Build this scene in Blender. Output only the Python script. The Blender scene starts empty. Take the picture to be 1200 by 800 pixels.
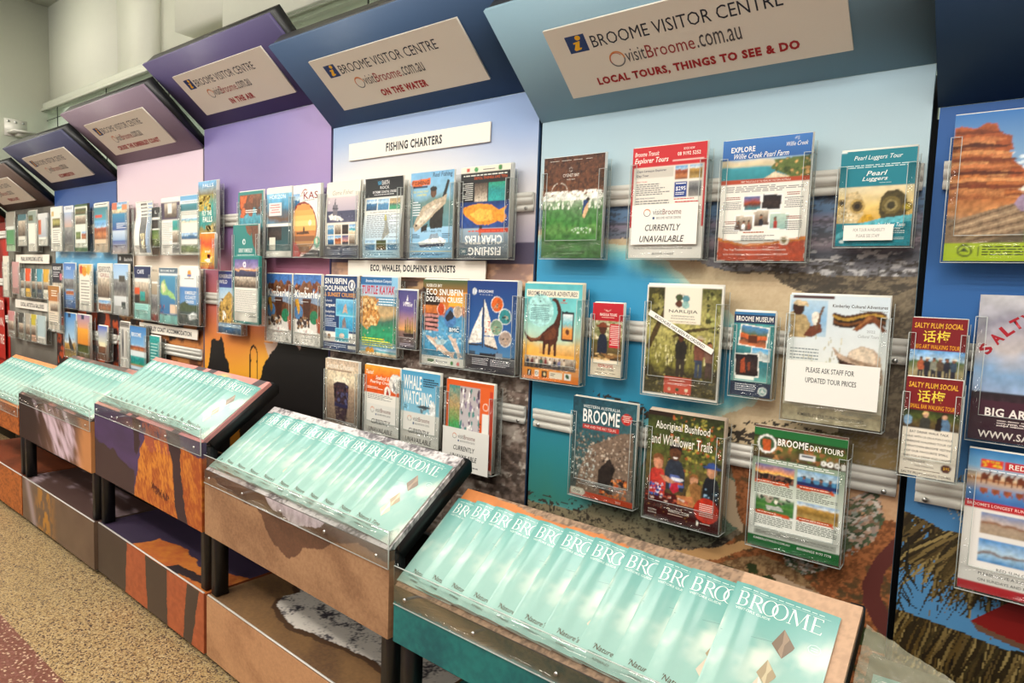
import bpy, math, random
import numpy as np
from mathutils import Matrix, Vector

# ------------------------------------------------------------------ camera, world, lights, exposure
SC = bpy.context.scene
COL = SC.collection
FZ = 1.425                    # eye height above the floor
W = 1.05                      # width of one display bay


def cam_basis(y, p, r):
    cy, sy, cp, sp = math.cos(y), math.sin(y), math.cos(p), math.sin(p)
    f = Vector((sy * cp, cy * cp, sp)); rt = Vector((cy, -sy, 0)); up = rt.cross(f)
    return rt * math.cos(r) + up * math.sin(r), up * math.cos(r) - rt * math.sin(r), f


cd = bpy.data.cameras.new('camera'); cam = bpy.data.objects.new('camera', cd); COL.objects.link(cam)
rt, up, fw = cam_basis(-0.65876, -0.08287, 0.03678)
m = Matrix.Identity(4)
for i in range(3):
    m[i][0], m[i][1], m[i][2] = rt[i], up[i], -fw[i]
m[0][3], m[1][3], m[2][3] = 0.18004, -1.69628, FZ
cam.matrix_world = m
cd.sensor_width = 36; cd.lens = 767.295 / 1200 * 36; cd.clip_start = .02
SC.camera = cam
SC.view_settings.view_transform = 'Standard'; SC.view_settings.look = 'None'
SC.view_settings.exposure = -0.13; SC.view_settings.gamma = 1.0; SC.view_settings.use_curve_mapping = False
SC.cycles.transparent_max_bounces = 40; SC.cycles.max_bounces = 8; SC.cycles.caustics_reflective = False; SC.cycles.caustics_refractive = False
wd = bpy.data.worlds.new('world'); SC.world = wd; wd.use_nodes = True
wd.node_tree.nodes['Background'].inputs[0].default_value = (1.0, .965, .9, 1)
wd.node_tree.nodes['Background'].inputs[1].default_value = .55


def area(name, loc, sx, sy, power, rot=(0, 0, 0), col=(1, .945, .86)):
    l = bpy.data.lights.new(name, 'AREA'); l.shape = 'RECTANGLE'; l.size = sx; l.size_y = sy; l.energy = power; l.color = col
    o = bpy.data.objects.new(name, l); COL.objects.link(o); o.location = loc; o.rotation_euler = rot
    return o


for k in range(5):            # the ceiling luminaires: a row near the display and two rows over the aisle
    area('ceiling_luminaire_light', (-8.0 + k * 2.1, -.95, 3.6), 1.3, .22, 10)
for y in (-2.7, -4.3):
    for k in range(4):
        area('ceiling_luminaire_light', (-7.4 + k * 2.6, y, 3.6), 1.3, .30, 54)
for k in range(4):            # unseen fill lamps, added to brighten the white upper wall
    area('wall_fill_light', (-7.0 + k * 2.4, -2.3, 3.8), 2.2, .2, 27, (1.4, 0, 0), (1, .98, .9))

area('wall_fill_light', (-5.6, -2.6, 3.7), .2, 1.8, 42, (0, 1.3, 0), (1, .98, .9))  # one more added fill lamp, to brighten the white end wall

# ------------------------------------------------------------------ helpers
RNG = np.random.RandomState(7)
random.seed(7)


def lin(c):
    c = np.asarray(c, float)
    return np.where(c <= .04045, c / 12.92, ((c + .055) / 1.055) ** 2.4)


def hx(s):
    if not isinstance(s, str):
        return np.asarray(s, float)
    return lin([int(s[i:i + 2], 16) / 255 for i in (0, 2, 4)])


LAT = [np.random.RandomState(100 + i).rand(128, 128) for i in range(6)]


def vnoise(x, y, k=0):
    t = LAT[k % 6]; xi = np.floor(x).astype(int); yi = np.floor(y).astype(int); fx = x - xi; fy = y - yi
    fx = fx * fx * (3 - 2 * fx); fy = fy * fy * (3 - 2 * fy)
    g = lambda a, b: t[(yi + b) % 128, (xi + a) % 128]
    return (g(0, 0) * (1 - fx) + g(1, 0) * fx) * (1 - fy) + (g(0, 1) * (1 - fx) + g(1, 1) * fx) * fy


def fbm(x, y, k=0, o=4):
    s = 0; a = .5; n = 0
    for i in range(o):
        s = s + a * vnoise(x * 2 ** i + 17 * i, y * 2 ** i + 31 * i, k + i); n += a; a *= .55
    return s / n


def ramp(v, stops):
    """stops: [(pos, hex)] -> colours for the array v"""
    ps = [s[0] for s in stops]; cs = np.array([hx(s[1]) for s in stops])
    return np.stack([np.interp(v, ps, cs[:, i]) for i in range(3)], -1)


def inside(X, Y, poly):
    r = np.zeros(X.shape, bool); n = len(poly)
    for i in range(n):
        x0, y0 = poly[i]; x1, y1 = poly[(i + 1) % n]
        if y0 == y1:
            continue
        c = ((y0 > Y) != (y1 > Y)) & (X < (x1 - x0) * (Y - y0) / (y1 - y0) + x0)
        r ^= c
    return r


def mix(a, b, t):
    t = np.clip(t, 0, 1)[..., None]
    return a * (1 - t) + b * t


def sst(a, b, x):
    t = np.clip((x - a) / (b - a), 0, 1)
    return t * t * (3 - 2 * t)


def link(o, parent=None):
    COL.objects.link(o)
    if parent is not None:
        o.parent = parent
    return o


def empty(name, loc=(0, 0, 0), rot=(0, 0, 0), parent=None):
    o = bpy.data.objects.new(name, None); o.location = loc; o.rotation_euler = rot; o.empty_display_size = .05
    return link(o, parent)


USED = {}


def tag(o, label, cat, group=None):
    o['label'] = label; o['category'] = cat
    if group:
        o['group'] = group
    return o


class MB:
    """collects faces with colours; becomes ONE mesh"""

    def __init__(s):
        s.v = []; s.f = []; s.c = []; s.m = []; s.n = 0

    def add(s, verts, faces, col, mat=0):
        verts = np.asarray(verts, float).reshape(-1, 3); s.v.append(verts)
        s.f += [tuple(i + s.n for i in f) for f in faces]; s.m += [mat] * len(faces)
        col = np.asarray(col, float)
        if col.ndim == 1:
            col = np.tile(col, (len(verts), 1))
        s.c.append(col); s.n += len(verts)

    def box(s, a, b, col=(.8, .8, .8), mat=0, M=None):
        x0, y0, z0 = a; x1, y1, z1 = b
        v = np.array([[x, y, z] for z in (z0, z1) for y in (y0, y1) for x in (x0, x1)])
        if M is not None:
            v = np.array([list(M @ Vector(p)) for p in v])
        s.add(v, [(0, 2, 3, 1), (4, 5, 7, 6), (0, 1, 5, 4), (2, 6, 7, 3), (0, 4, 6, 2), (1, 3, 7, 5)], col, mat)

    def grid(s, fn, nx, ny, colfn, mat=0):
        """fn(u,v)->xyz arrays, colfn(u,v)->colours; u,v in 0..1"""
        u, v = np.meshgrid(np.linspace(0, 1, nx + 1), np.linspace(0, 1, ny + 1))
        P = fn(u, v).reshape(-1, 3); C = colfn(u, v).reshape(-1, 3)
        k = np.arange(nx * ny); i = k % nx; j = k // nx; a = j * (nx + 1) + i
        s.add(P, list(zip(a.tolist(), (a + 1).tolist(), (a + nx + 2).tolist(), (a + nx + 1).tolist())), C, mat)

    def prism(s, poly, x0, x1, col, mat=0):
        """poly in (y,z), swept along x"""
        n = len(poly); v = [(x0, p[0], p[1]) for p in poly] + [(x1, p[0], p[1]) for p in poly]
        s.add(v, [tuple(range(n))[::-1], tuple(range(n, 2 * n))] + [(i, (i + 1) % n, n + (i + 1) % n, n + i) for i in range(n)], col, mat)

    def cyl(s, c, r, axis, l, col, n=14, mat=0):
        a = np.linspace(0, 2 * math.pi, n, endpoint=False); ax = 'xyz'.index(axis); o1, o2 = [i for i in range(3) if i != ax]
        P = np.zeros((2 * n, 3)); P[:, o1] = c[o1] + r * np.tile(np.cos(a), 2); P[:, o2] = c[o2] + r * np.tile(np.sin(a), 2)
        P[:n, ax] = c[ax]; P[n:, ax] = c[ax] + l
        s.add(P, [tuple(range(n)), tuple(range(n, 2 * n))] + [(i, (i + 1) % n, n + (i + 1) % n, n + i) for i in range(n)], col, mat)

    def mesh(s, name, mats, smooth=False):
        me = bpy.data.meshes.new(name); V = np.concatenate(s.v); C = np.concatenate(s.c)
        me.vertices.add(len(V)); me.vertices.foreach_set('co', V.ravel().astype(np.float32))
        ln = np.array([len(f) for f in s.f], np.int32); lp = np.array([i for f in s.f for i in f], np.int32)
        me.loops.add(len(lp)); me.loops.foreach_set('vertex_index', lp)
        me.polygons.add(len(ln)); me.polygons.foreach_set('loop_start', np.concatenate([[0], np.cumsum(ln)[:-1]]).astype(np.int32))
        me.polygons.foreach_set('material_index', np.array(s.m, np.int32))
        a = me.color_attributes.new('Col', 'FLOAT_COLOR', 'POINT')
        a.data.foreach_set('color', np.concatenate([np.clip(C, 0, 1), np.ones((len(C), 1))], 1).astype(np.float32).ravel())
        me.update(calc_edges=True); me.validate()
        for q in (mats if isinstance(mats, (list, tuple)) else [mats]):
            me.materials.append(q)
        if smooth:
            me.polygons.foreach_set('use_smooth', np.ones(len(ln), bool))
        return me

    def build(s, name, mats, parent=None, smooth=False):
        return link(bpy.data.objects.new(name, s.mesh(name, mats, smooth)), parent)


# ------------------------------------------------------------------ materials (all node based)
def mat(name, base=None, rough=.5, metal=0, spec=.5, attr=False, nscale=0, namp=.1, bump=0, coat=0):
    M = bpy.data.materials.new(name); M.use_nodes = True; N = M.node_tree.nodes; L = M.node_tree.links; b = N['Principled BSDF']
    b.inputs['Roughness'].default_value = rough; b.inputs['Metallic'].default_value = metal
    b.inputs['Specular IOR Level'].default_value = spec; b.inputs['Coat Weight'].default_value = coat
    src = None
    if attr:
        a = N.new('ShaderNodeAttribute'); a.attribute_name = 'Col'; src = a.outputs['Color']
    else:
        c = N.new('ShaderNodeRGB'); c.outputs[0].default_value = (*hx(base), 1); src = c.outputs[0]
    if nscale:
        t = N.new('ShaderNodeTexCoord'); n = N.new('ShaderNodeTexNoise'); n.inputs['Scale'].default_value = nscale; n.inputs['Detail'].default_value = 3
        L.new(t.outputs['Object'], n.inputs['Vector'])
        r = N.new('ShaderNodeMapRange'); r.inputs['To Min'].default_value = 1 - namp; r.inputs['To Max'].default_value = 1 + namp
        L.new(n.outputs['Fac'], r.inputs['Value'])
        x = N.new('ShaderNodeMix'); x.data_type = 'RGBA'; x.blend_type = 'MULTIPLY'; x.inputs['Factor'].default_value = 1
        L.new(src, x.inputs['A']); L.new(r.outputs[0], x.inputs['B']); src = x.outputs['Result']
        if bump:
            bp = N.new('ShaderNodeBump'); bp.inputs['Strength'].default_value = bump; bp.inputs['Distance'].default_value = .002
            L.new(n.outputs['Fac'], bp.inputs['Height']); L.new(bp.outputs[0], b.inputs['Normal'])
    L.new(src, b.inputs['Base Color'])
    return M


PRINT = mat('printed_paper', rough=.38, spec=.4, attr=True, nscale=400, namp=.03)
GLOSSY = mat('glossy_cover', rough=.2, spec=.8, attr=True, nscale=120, namp=.02)
MURAL = mat('printed_mural', rough=.5, spec=.35, attr=True, nscale=900, namp=.09)
BLACK = mat('black_powder_coat', '131517', rough=.42, nscale=300, namp=.1)
ALU = mat('brushed_aluminium', 'd6d3ca', rough=.5, metal=.1, nscale=60, namp=.05)
STEEL = mat('steel_screw', 'b8b8b4', rough=.3, metal=.9, nscale=50, namp=.05)
WHITEWALL = mat('white_wall_paint', 'e6e7da', rough=.75, spec=.2, nscale=30, namp=.015, bump=.05)
MINT = mat('pale_green_paint', 'dde6da', rough=.6, spec=.3, nscale=10, namp=.03)


def acrylic(name, tint, edge=False):
    M = bpy.data.materials.new(name); M.use_nodes = True; N = M.node_tree.nodes; L = M.node_tree.links; N.clear()
    o = N.new('ShaderNodeOutputMaterial'); mx = N.new('ShaderNodeMixShader'); t = N.new('ShaderNodeBsdfTransparent'); t.inputs[0].default_value = (*tint, 1)
    g = N.new('ShaderNodeBsdfGlossy'); g.inputs['Roughness'].default_value = .06; g.inputs['Color'].default_value = (.95, .95, .95, 1)
    if edge:
        g2 = N.new('ShaderNodeBsdfDiffuse'); g2.inputs[0].default_value = (.86, .9, .88, 1)  # pale diffuse colour stands in for whitish reflections along the edges
        mx.inputs[0].default_value = .5; L.new(t.outputs[0], mx.inputs[1]); L.new(g2.outputs[0], mx.inputs[2])
    else:
        f = N.new('ShaderNodeMapRange'); lw = N.new('ShaderNodeLayerWeight'); lw.inputs[0].default_value = .5; pw = N.new('ShaderNodeMath'); pw.operation = 'POWER'; pw.inputs[1].default_value = 4
        L.new(lw.outputs['Facing'], pw.inputs[0]); L.new(pw.outputs[0], f.inputs['Value']); f.inputs['To Min'].default_value = .018; f.inputs['To Max'].default_value = .45
        n = N.new('ShaderNodeTexNoise'); n.inputs['Scale'].default_value = 6; bp = N.new('ShaderNodeBump'); bp.inputs['Strength'].default_value = .04
        L.new(n.outputs['Fac'], bp.inputs['Height']); L.new(bp.outputs[0], g.inputs['Normal'])
        L.new(f.outputs[0], mx.inputs[0]); L.new(t.outputs[0], mx.inputs[1]); L.new(g.outputs[0], mx.inputs[2])
    L.new(mx.outputs[0], o.inputs['Surface'])
    return M


ACR = acrylic('clear_acrylic', (.965, .97, .965))
ACRE = acrylic('acrylic_edge', (.85, .9, .87), True)
GLASS = acrylic('green_glass', (.95, .98, .96))

# ------------------------------------------------------------------ text and printed art
TXT = {}


def glyphs(s, bold=0, ital=0):
    k = (s, bold, ital)
    if k not in TXT:
        c = bpy.data.curves.new('lettering', 'FONT'); c.body = s; c.resolution_u = 2; c.offset = bold * .01; c.shear = ital
        c.space_character = 1.0 + bold * .03
        o = bpy.data.objects.new('lettering', c); me = bpy.data.meshes.new_from_object(o)
        V = np.array([v.co[:2] for v in me.vertices]).reshape(-1, 2); F = [tuple(p.vertices) for p in me.polygons]
        bpy.data.objects.remove(o); bpy.data.meshes.remove(me); bpy.data.curves.remove(c)
        if len(V):
            mn = V.min(0); mx = V.max(0); V = (V - mn) / np.maximum(mx - mn, 1e-6)
        TXT[k] = (V, F)
    return TXT[k]


PAL = {
    'sunset': [(0, '5d6a9a'), (.3, 'c98a78'), (.48, 'f5b254'), (.53, 'fbd07a'), (.56, '5a3c40'), (.8, '8a5a44'), (1, '1e1a22')],
    'sea': [(0, '6fa6d6'), (.36, 'cfe2ea'), (.4, '2d6f9e'), (.8, '1b4f78'), (1, '143c5c')],
    'beach': [(0, '5b9bd2'), (.35, 'cfe4ee'), (.4, '2f8fae'), (.6, '6fc4c8'), (.66, 'e8dcc0'), (1, 'cdb288')],
    'cliff': [(0, '5a9ad0'), (.26, 'a9cbe0'), (.3, 'b5603a'), (.5, '8a3f22'), (.7, 'c47a48'), (1, '7a4a30')],
    'turq': [(0, '2fa6a0'), (.5, '1f8a8a'), (1, '2a9a7a')],
    'strata': [(0, 'b5603a'), (.1, 'd08a54'), (.16, '7a3c20'), (.24, 'c47440'), (.32, '96502c'), (.4, 'd89a62'), (.48, '8a4424'), (.58, 'c8783e'), (.66, '74371c'), (.76, 'cc8850'), (.88, '9a5830'), (1, 'b87448')],
    'gold': [(0, '8fb4d8'), (.22, 'd8e0e0'), (.27, 'c79a4a'), (.6, '8a6a30'), (1, 'b89a5a')],
    'falls': [(0, 'c2a040'), (.25, '8a8034'), (.45, '2f9a94'), (.62, '1f8a86'), (.7, '9a8440'), (1, '6f6a30')],
    'scrub': [(0, '4a6a34'), (.5, '7a8a4a'), (1, '3f4a26')],
    'mangrove': [(0, '5a5a2c'), (.35, 'b5ac66'), (.7, '7d7836'), (.78, '3c3620'), (1, '4a4426')],
    'night': [(0, '15131a'), (.6, '3a2a26'), (1, '120e10')],
    'grey': [(0, '9a9a98'), (.5, '55565a'), (1, '8a8680')],
    'room': [(0, 'cfc2ae'), (.5, '8a7a6a'), (1, '4a3a30')],
    'dirt': [(0, '8a5a3c'), (.5, '5e3c28'), (1, '7a4c30')],
    'fire': [(0, 'f08a1e'), (.3, 'd8401a'), (.55, 'f7a51e'), (.8, 'f2c030'), (1, 'c02a14')],
    'lilac': [(0, '5a5a9a'), (.45, '9a86b0'), (.62, 'e8a860'), (.66, '4a4a6a'), (1, '2a2a44')],
    'rocksea': [(0, '9a8a6a'), (.4, 'c8a878'), (.55, '3f6a5a'), (.75, '2f9a6a'), (1, '2a8a62')],
    'boat': [(0, '7aa8cc'), (.4, 'bcd2de'), (.45, '4a88b0'), (1, '3a78a4')],
    'dusk': [(0, '3a4a7a'), (.5, 'c08a8a'), (.6, 'e0a070'), (.66, '40364a'), (1, '262430')],
    'garden': [(0, '2a3018'), (.4, '4f5a26'), (.7, '6a5a30'), (1, '3a2a20')],
    'pebble': [(0, '4a2a1a'), (.8, '643c26'), (1, '86583a')],
    'greensea': [(0, 'cfd4c8'), (.12, '8aa080'), (.25, '4f7f48'), (.45, '3c7a34'), (.55, '5a8a44'), (.7, '3a7030'), (.85, '4c7a44'), (1, '3f7038')],
}


class Art:
    def __init__(s, w, h, paper='f1eee4', curl=None, cap=0):
        s.w, s.h = w, h; s.items = []; s.k = 0; s.curl = curl; s.cap = None
        if cap:               # pictures are painted point by point on one fine grid; lettering stays as outlines above it
            ny = int(cap * h / w); u, v = np.meshgrid(np.linspace(0, 1, cap + 1), np.linspace(0, 1, ny + 1)); s.k = 1; q = RNG.randint(0, 900)
            s.X, s.Y = u * 100, v * 100; s.C = np.zeros(u.shape + (3,)); s.cap = (cap, ny); f = 14
            s.JX = s.X + .8 * (fbm(u * f + q, v * f * h / w + q, 1) - .5) * 2; s.JY = s.Y + .8 * (fbm(u * f + q + 50, v * f * h / w, 2) - .5) * 2 * w / h
            s.NZ = 1 + .55 * (fbm(u * 26 + q, v * 26 * h / w, 3) - .5) * 2 + .35 * (np.random.RandomState(q).rand(*u.shape) - .5)
        s.R(0, 0, 100, 100, paper)

    def finish(s):
        if s.cap is None:
            return s
        nx, ny = s.cap; C = s.C; s.cap = None
        P = np.pad(C, ((1, 1), (1, 1), (0, 0)), 'edge'); C = (P[1:-1, 1:-1] * 4 + P[:-2, 1:-1] + P[2:, 1:-1] + P[1:-1, :-2] + P[1:-1, 2:]) / 8
        k = np.arange(nx * ny); i = k % nx; j = k // nx; a = j * (nx + 1) + i
        Q = np.stack([s.X.ravel() / 100 * s.w, (1 - s.Y.ravel() / 100) * s.h], -1)
        s.items.insert(0, (Q, list(zip((a + nx + 1).tolist(), (a + nx + 2).tolist(), (a + 1).tolist(), a.tolist())), C.reshape(-1, 3), 1)); return s

    def _a(s, P, F, C, txt=False):
        P = np.asarray(P, float)
        if s.cap is not None and not txt:
            ex = (100 / s.cap[0]) * .5; C = np.asarray(C, float); C = C if C.ndim == 1 else C[0]
            for f in F:
                p = P[list(f)]; x0, y0 = p.min(0) - 3; x1, y1 = p.max(0) + 3
                i0, i1 = [int(np.clip(t * s.cap[1] / 100, 0, s.cap[1])) for t in (y0, y1 + 1)]; j0, j1 = [int(np.clip(t * s.cap[0] / 100, 0, s.cap[0])) for t in (x0, x1 + 1)]
                sl = (slice(i0, i1 + 1), slice(j0, j1 + 1)); m_ = inside(s.JX[sl], s.JY[sl], p.tolist())
                s.C[sl] = np.where(m_[..., None], C * s.NZ[sl][..., None], s.C[sl])
            return s
        s.k += 1
        Q = np.stack([P[:, 0] / 100 * s.w, (1 - P[:, 1] / 100) * s.h], -1); C = np.asarray(C, float)
        if C.ndim == 1:
            C = np.tile(C, (len(P), 1))
        s.items.append((Q, F, C, s.k)); return s

    def R(s, x0, y0, x1, y1, c, c2=None, rot=0):
        n = 14 if s.curl else 1; m = 10 if s.curl else 1
        return s.G(x0, y0, x1, y1, lambda u, v: mix(np.broadcast_to(hx(c), u.shape + (3,)), np.broadcast_to(hx(c2 or c), u.shape + (3,)), v), m, n, rot)

    def G(s, x0, y0, x1, y1, fn, nx, ny, rot=0):
        if s.cap is not None:
            X, Y = s.X, s.Y
            if rot:
                a = -math.radians(rot); r = s.w / s.h; cx, cy = (x0 + x1) / 2, (y0 + y1) / 2; dx, dy = X - cx, (Y - cy) / r
                X, Y = cx + dx * math.cos(a) - dy * math.sin(a), cy + (dx * math.sin(a) + dy * math.cos(a)) * r
            m_ = (X >= x0) & (X <= x1) & (Y >= y0) & (Y <= y1)
            if m_.any():
                s.C[m_] = np.asarray(fn((X[m_] - x0) / (x1 - x0), (Y[m_] - y0) / (y1 - y0)))
            return s
        u, v = np.meshgrid(np.linspace(0, 1, nx + 1), np.linspace(0, 1, ny + 1))
        P = np.stack([(x0 + (x1 - x0) * u).ravel(), (y0 + (y1 - y0) * v).ravel()], -1)
        k = np.arange(nx * ny); i = k % nx; j = k // nx; a = j * (nx + 1) + i
        return s._a(P, list(zip((a + nx + 1).tolist(), (a + nx + 2).tolist(), (a + 1).tolist(), a.tolist())), np.asarray(fn(u, v)).reshape(-1, 3))

    def Q(s, pts, c):
        return s._a(pts, [tuple(range(len(pts)))], hx(c))

    def E(s, cx, cy, rx, c, ry=None, n=22):
        ry = ry or rx * s.w / s.h; a = np.linspace(0, 2 * math.pi, n, endpoint=False)
        return s._a(np.stack([cx + rx * np.cos(a), cy + ry * np.sin(a)], -1), [tuple(range(n))], hx(c))

    def ring(s, cx, cy, rx, c, t=.8, n=28, a0=0, a1=360):
        ry = rx * s.w / s.h; a = np.radians(np.linspace(a0, a1, n + 1)); o = np.stack([cx + rx * np.cos(a), cy + ry * np.sin(a)], -1)
        i = np.stack([cx + rx * t * np.cos(a), cy + ry * t * np.sin(a)], -1)
        return s._a(np.concatenate([o, i]), [(j, j + 1, n + 2 + j, n + 1 + j) for j in range(n)], hx(c))

    def T(s, t, x0, y0, x1, y1, c, b=0, i=0, rot=0):
        V, F = glyphs(t, b, i)
        if not len(V):
            return s
        P = np.stack([x0 + (x1 - x0) * V[:, 0], y1 + (y0 - y1) * V[:, 1]], -1)
        if rot:
            s.rotpts(P, rot, (x0 + x1) / 2, (y0 + y1) / 2)
        return s._a(P, F, hx(c), True)

    def rotpts(s, P, rot, cx, cy):
        a = math.radians(rot); r = s.w / s.h; x = P[:, 0] - cx; y = (P[:, 1] - cy) / r
        P[:, 0] = cx + x * math.cos(a) - y * math.sin(a); P[:, 1] = cy + (x * math.sin(a) + y * math.cos(a)) * r

    def L(s, x0, y0, x1, y1, n, c='8a8a88', fill=.45, al=0):
        """n lines of small print"""
        P = []; F = []; st = (y1 - y0) / n
        for k in range(n):
            x = x0; end = x1 - (random.random() * .35 * (x1 - x0) if random.random() < .4 else 0)
            if al:
                x = x0 + (x1 - end) / 2; end = end + x - x0
            while x < end:
                w_ = min((x1 - x0) * random.uniform(.05, .14), end - x); b = len(P); y = y0 + k * st
                P += [(x, y), (x + w_, y), (x + w_, y + st * fill), (x, y + st * fill)]; F.append((b + 3, b + 2, b + 1, b)); x += w_ + (x1 - x0) * .02
        return s._a(P, F, hx(c), True)

    def PH(s, x0, y0, x1, y1, pal, n=26, amp=.35, sc=6, warp=.12, tilt=0, frame=None, rot=0):
        if frame:
            fx = (x1 - x0) * .04; fy = fx * s.w / s.h; s.R(x0 - fx, y0 - fy, x1 + fx, y1 + fy, frame, None, rot)
        k = RNG.randint(0, 900); st = PAL[pal] if isinstance(pal, str) else pal; asp = (y1 - y0) * s.h / ((x1 - x0) * s.w)

        def fn(u, v):
            nz = fbm(u * sc + k, v * sc * asp + k * .7, k); n2 = fbm(u * sc * 3 + k, v * sc * 3 * asp, k + 2, 3)
            col = ramp(v + warp * (nz - .5) * 2 + tilt * (u - .5), st)
            return col * (1 + amp * (n2 - .5) * 2 * 1.3)[..., None]
        return s.G(x0, y0, x1, y1, fn, n, max(6, int(n * asp)), rot)

    def BL(s, x0, y0, x1, y1, n, cols, r=(1, 3), asp=1):
        """scattered patches (leaves, rocks, flowers ...)"""
        for c in cols:
            P = []; F = []
            for q in range(n // len(cols)):
                cx, cy, rr = random.uniform(x0, x1), random.uniform(y0, y1), random.uniform(*r); b = len(P); m = 7; ph = random.random() * 6
                for j in range(m):
                    a = ph + 6.283 * j / m; q_ = rr * random.uniform(.6, 1.1)
                    P.append((min(max(cx + q_ * math.cos(a), x0), x1), min(max(cy + q_ * asp * math.sin(a) * s.w / s.h, y0), y1)))
                F.append(tuple(range(b, b + m))[::-1])
            s._a(P, F, hx(c))
        return s

    def person(s, cx, base, h, shirt='3a4a6a', skin='8a5a3e', hair='1c1512', hat=None, legs=None, wide=.34):
        hw = h * wide * s.h / s.w * .5; q = lambda x, y: (cx + x * hw, base - y * h)
        if legs:
            s.Q([q(-.6, 0), q(-.1, 0), q(0, .4), q(.1, 0), q(.6, 0), q(.7, .5), q(-.7, .5)], legs)
            s.Q([q(-.75, .42), q(.75, .42), q(.95, .72), q(.6, .84), q(-.6, .84), q(-.95, .72)], shirt)
            hr = .09
        else:
            s.Q([q(-1.05, 0), q(1.05, 0), q(1.1, .4), q(.75, .62), q(.25, .68), q(-.25, .68), q(-.75, .62), q(-1.1, .4)], shirt)
            hr = .17
        cy = base - h * (1 - hr); rx = h * hr * .78 * s.h / s.w
        s.E(cx, cy - h * hr * .22, rx * 1.12, hair, h * hr * 1.0); s.E(cx, cy + h * hr * .1, rx, skin, h * hr)
        if hat:
            s.E(cx, cy - h * hr * .5, rx * 1.9, hat, h * hr * .25); s.E(cx, cy - h * hr * .75, rx * 1.05, hat, h * hr * .5)
        else:
            s.Q([(cx - rx, cy - h * hr * .2), (cx - rx * .7, cy - h * hr * .95), (cx, cy - h * hr * 1.15), (cx + rx * .7, cy - h * hr * .95), (cx + rx, cy - h * hr * .2), (cx, cy - h * hr * .55)], hair)
        return s

    def logo(s, x, y, w_, c1='c2553a', c2='6a6a6a'):
        """sun and wave ring beside the web address"""
        s.ring(x, y, w_, 'd98a4a', .82, a0=180, a1=360); s.ring(x, y, w_, c2, .84, a0=0, a1=180); s.ring(x - w_ * .1, y + w_ * .03, w_ * .82, c1, .9, a0=150, a1=330)
        return s

    def notice(s, x0, y0, x1, y1, bg='eceae2', tail=None):
        """the small card that says the trip is not running"""
        dx, dy = x1 - x0, y1 - y0
        s.R(x0, y0, x1, y1, bg); s.logo(x0 + dx * .24, y0 + dy * .2, dx * .055)
        s.T('visit', x0 + dx * .33, y0 + dy * .12, x0 + dx * .47, y0 + dy * .26, '6a6a6a'); s.T('Broome', x0 + dx * .48, y0 + dy * .12, x0 + dx * .76, y0 + dy * .26, '7a4a42')
        s.R(x0 + dx * .33, y0 + dy * .31, x0 + dx * .36, y0 + dy * .37, '2a4a7a'); s.T('BROOME VISITOR CENTRE', x0 + dx * .39, y0 + dy * .31, x0 + dx * .76, y0 + dy * .37, '777777')
        s.T('CURRENTLY', x0 + dx * .22, y0 + dy * .5, x0 + dx * .76, y0 + dy * .66, '2c2c2e', 1, .25); s.T('UNAVAILABLE', x0 + dx * .14, y0 + dy * .78, x0 + dx * .82, y0 + dy * .94, '2c2c2e', 1, .25)
        return s

    def flip(s):
        s.finish(); s.items = [(np.stack([s.w - Q[:, 0], s.h - Q[:, 1]], -1), F, C, k) for Q, F, C, k in s.items]; return s

    def onto(s, mb, fn, lay=.00004):
        for Q, F, C, k in s.items:
            z = k * lay
            mb.add(fn(Q[:, 0], Q[:, 1], np.full(len(Q), z)), F, C)


def sheet_mesh(art, t=.004, edge='e9e6dc', mt=None, back=None):
    """a brochure: paper block of thickness t with the printed front on -y; origin at the bottom middle"""
    art.finish(); mb = MB(); w, h = art.w, art.h; cf = art.curl or (lambda x, y: np.zeros_like(x))
    if art.curl:
        mb.grid(lambda u, v: np.stack([(u - .5) * w, cf(u * w, v * h), v * h], -1), 12, 16, lambda u, v: np.broadcast_to(hx(edge), u.shape + (3,)))
        mb.grid(lambda u, v: np.stack([(u - .5) * w, cf(u * w, v * h) + t, v * h], -1), 12, 16, lambda u, v: np.broadcast_to(hx(edge), u.shape + (3,)))
        mb.grid(lambda u, v: np.stack([w / 2 + 0 * u, cf(w + 0 * u, v * h) + t * u, v * h], -1), 1, 16, lambda u, v: np.broadcast_to(hx(edge), u.shape + (3,)))
        mb.grid(lambda u, v: np.stack([(u - .5) * w, cf(u * w, h + 0 * u) + t * v, h + 0 * u], -1), 12, 1, lambda u, v: np.broadcast_to(hx(edge), u.shape + (3,)))
    else:
        mb.box((-w / 2, 0, 0), (w / 2, t, h), hx(edge))
    art.onto(mb, lambda x, y, z: np.stack([x - w / 2, cf(x, y) - z - .00005, y], -1))
    return mb.mesh('printed_sheet', mt or PRINT)

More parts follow.
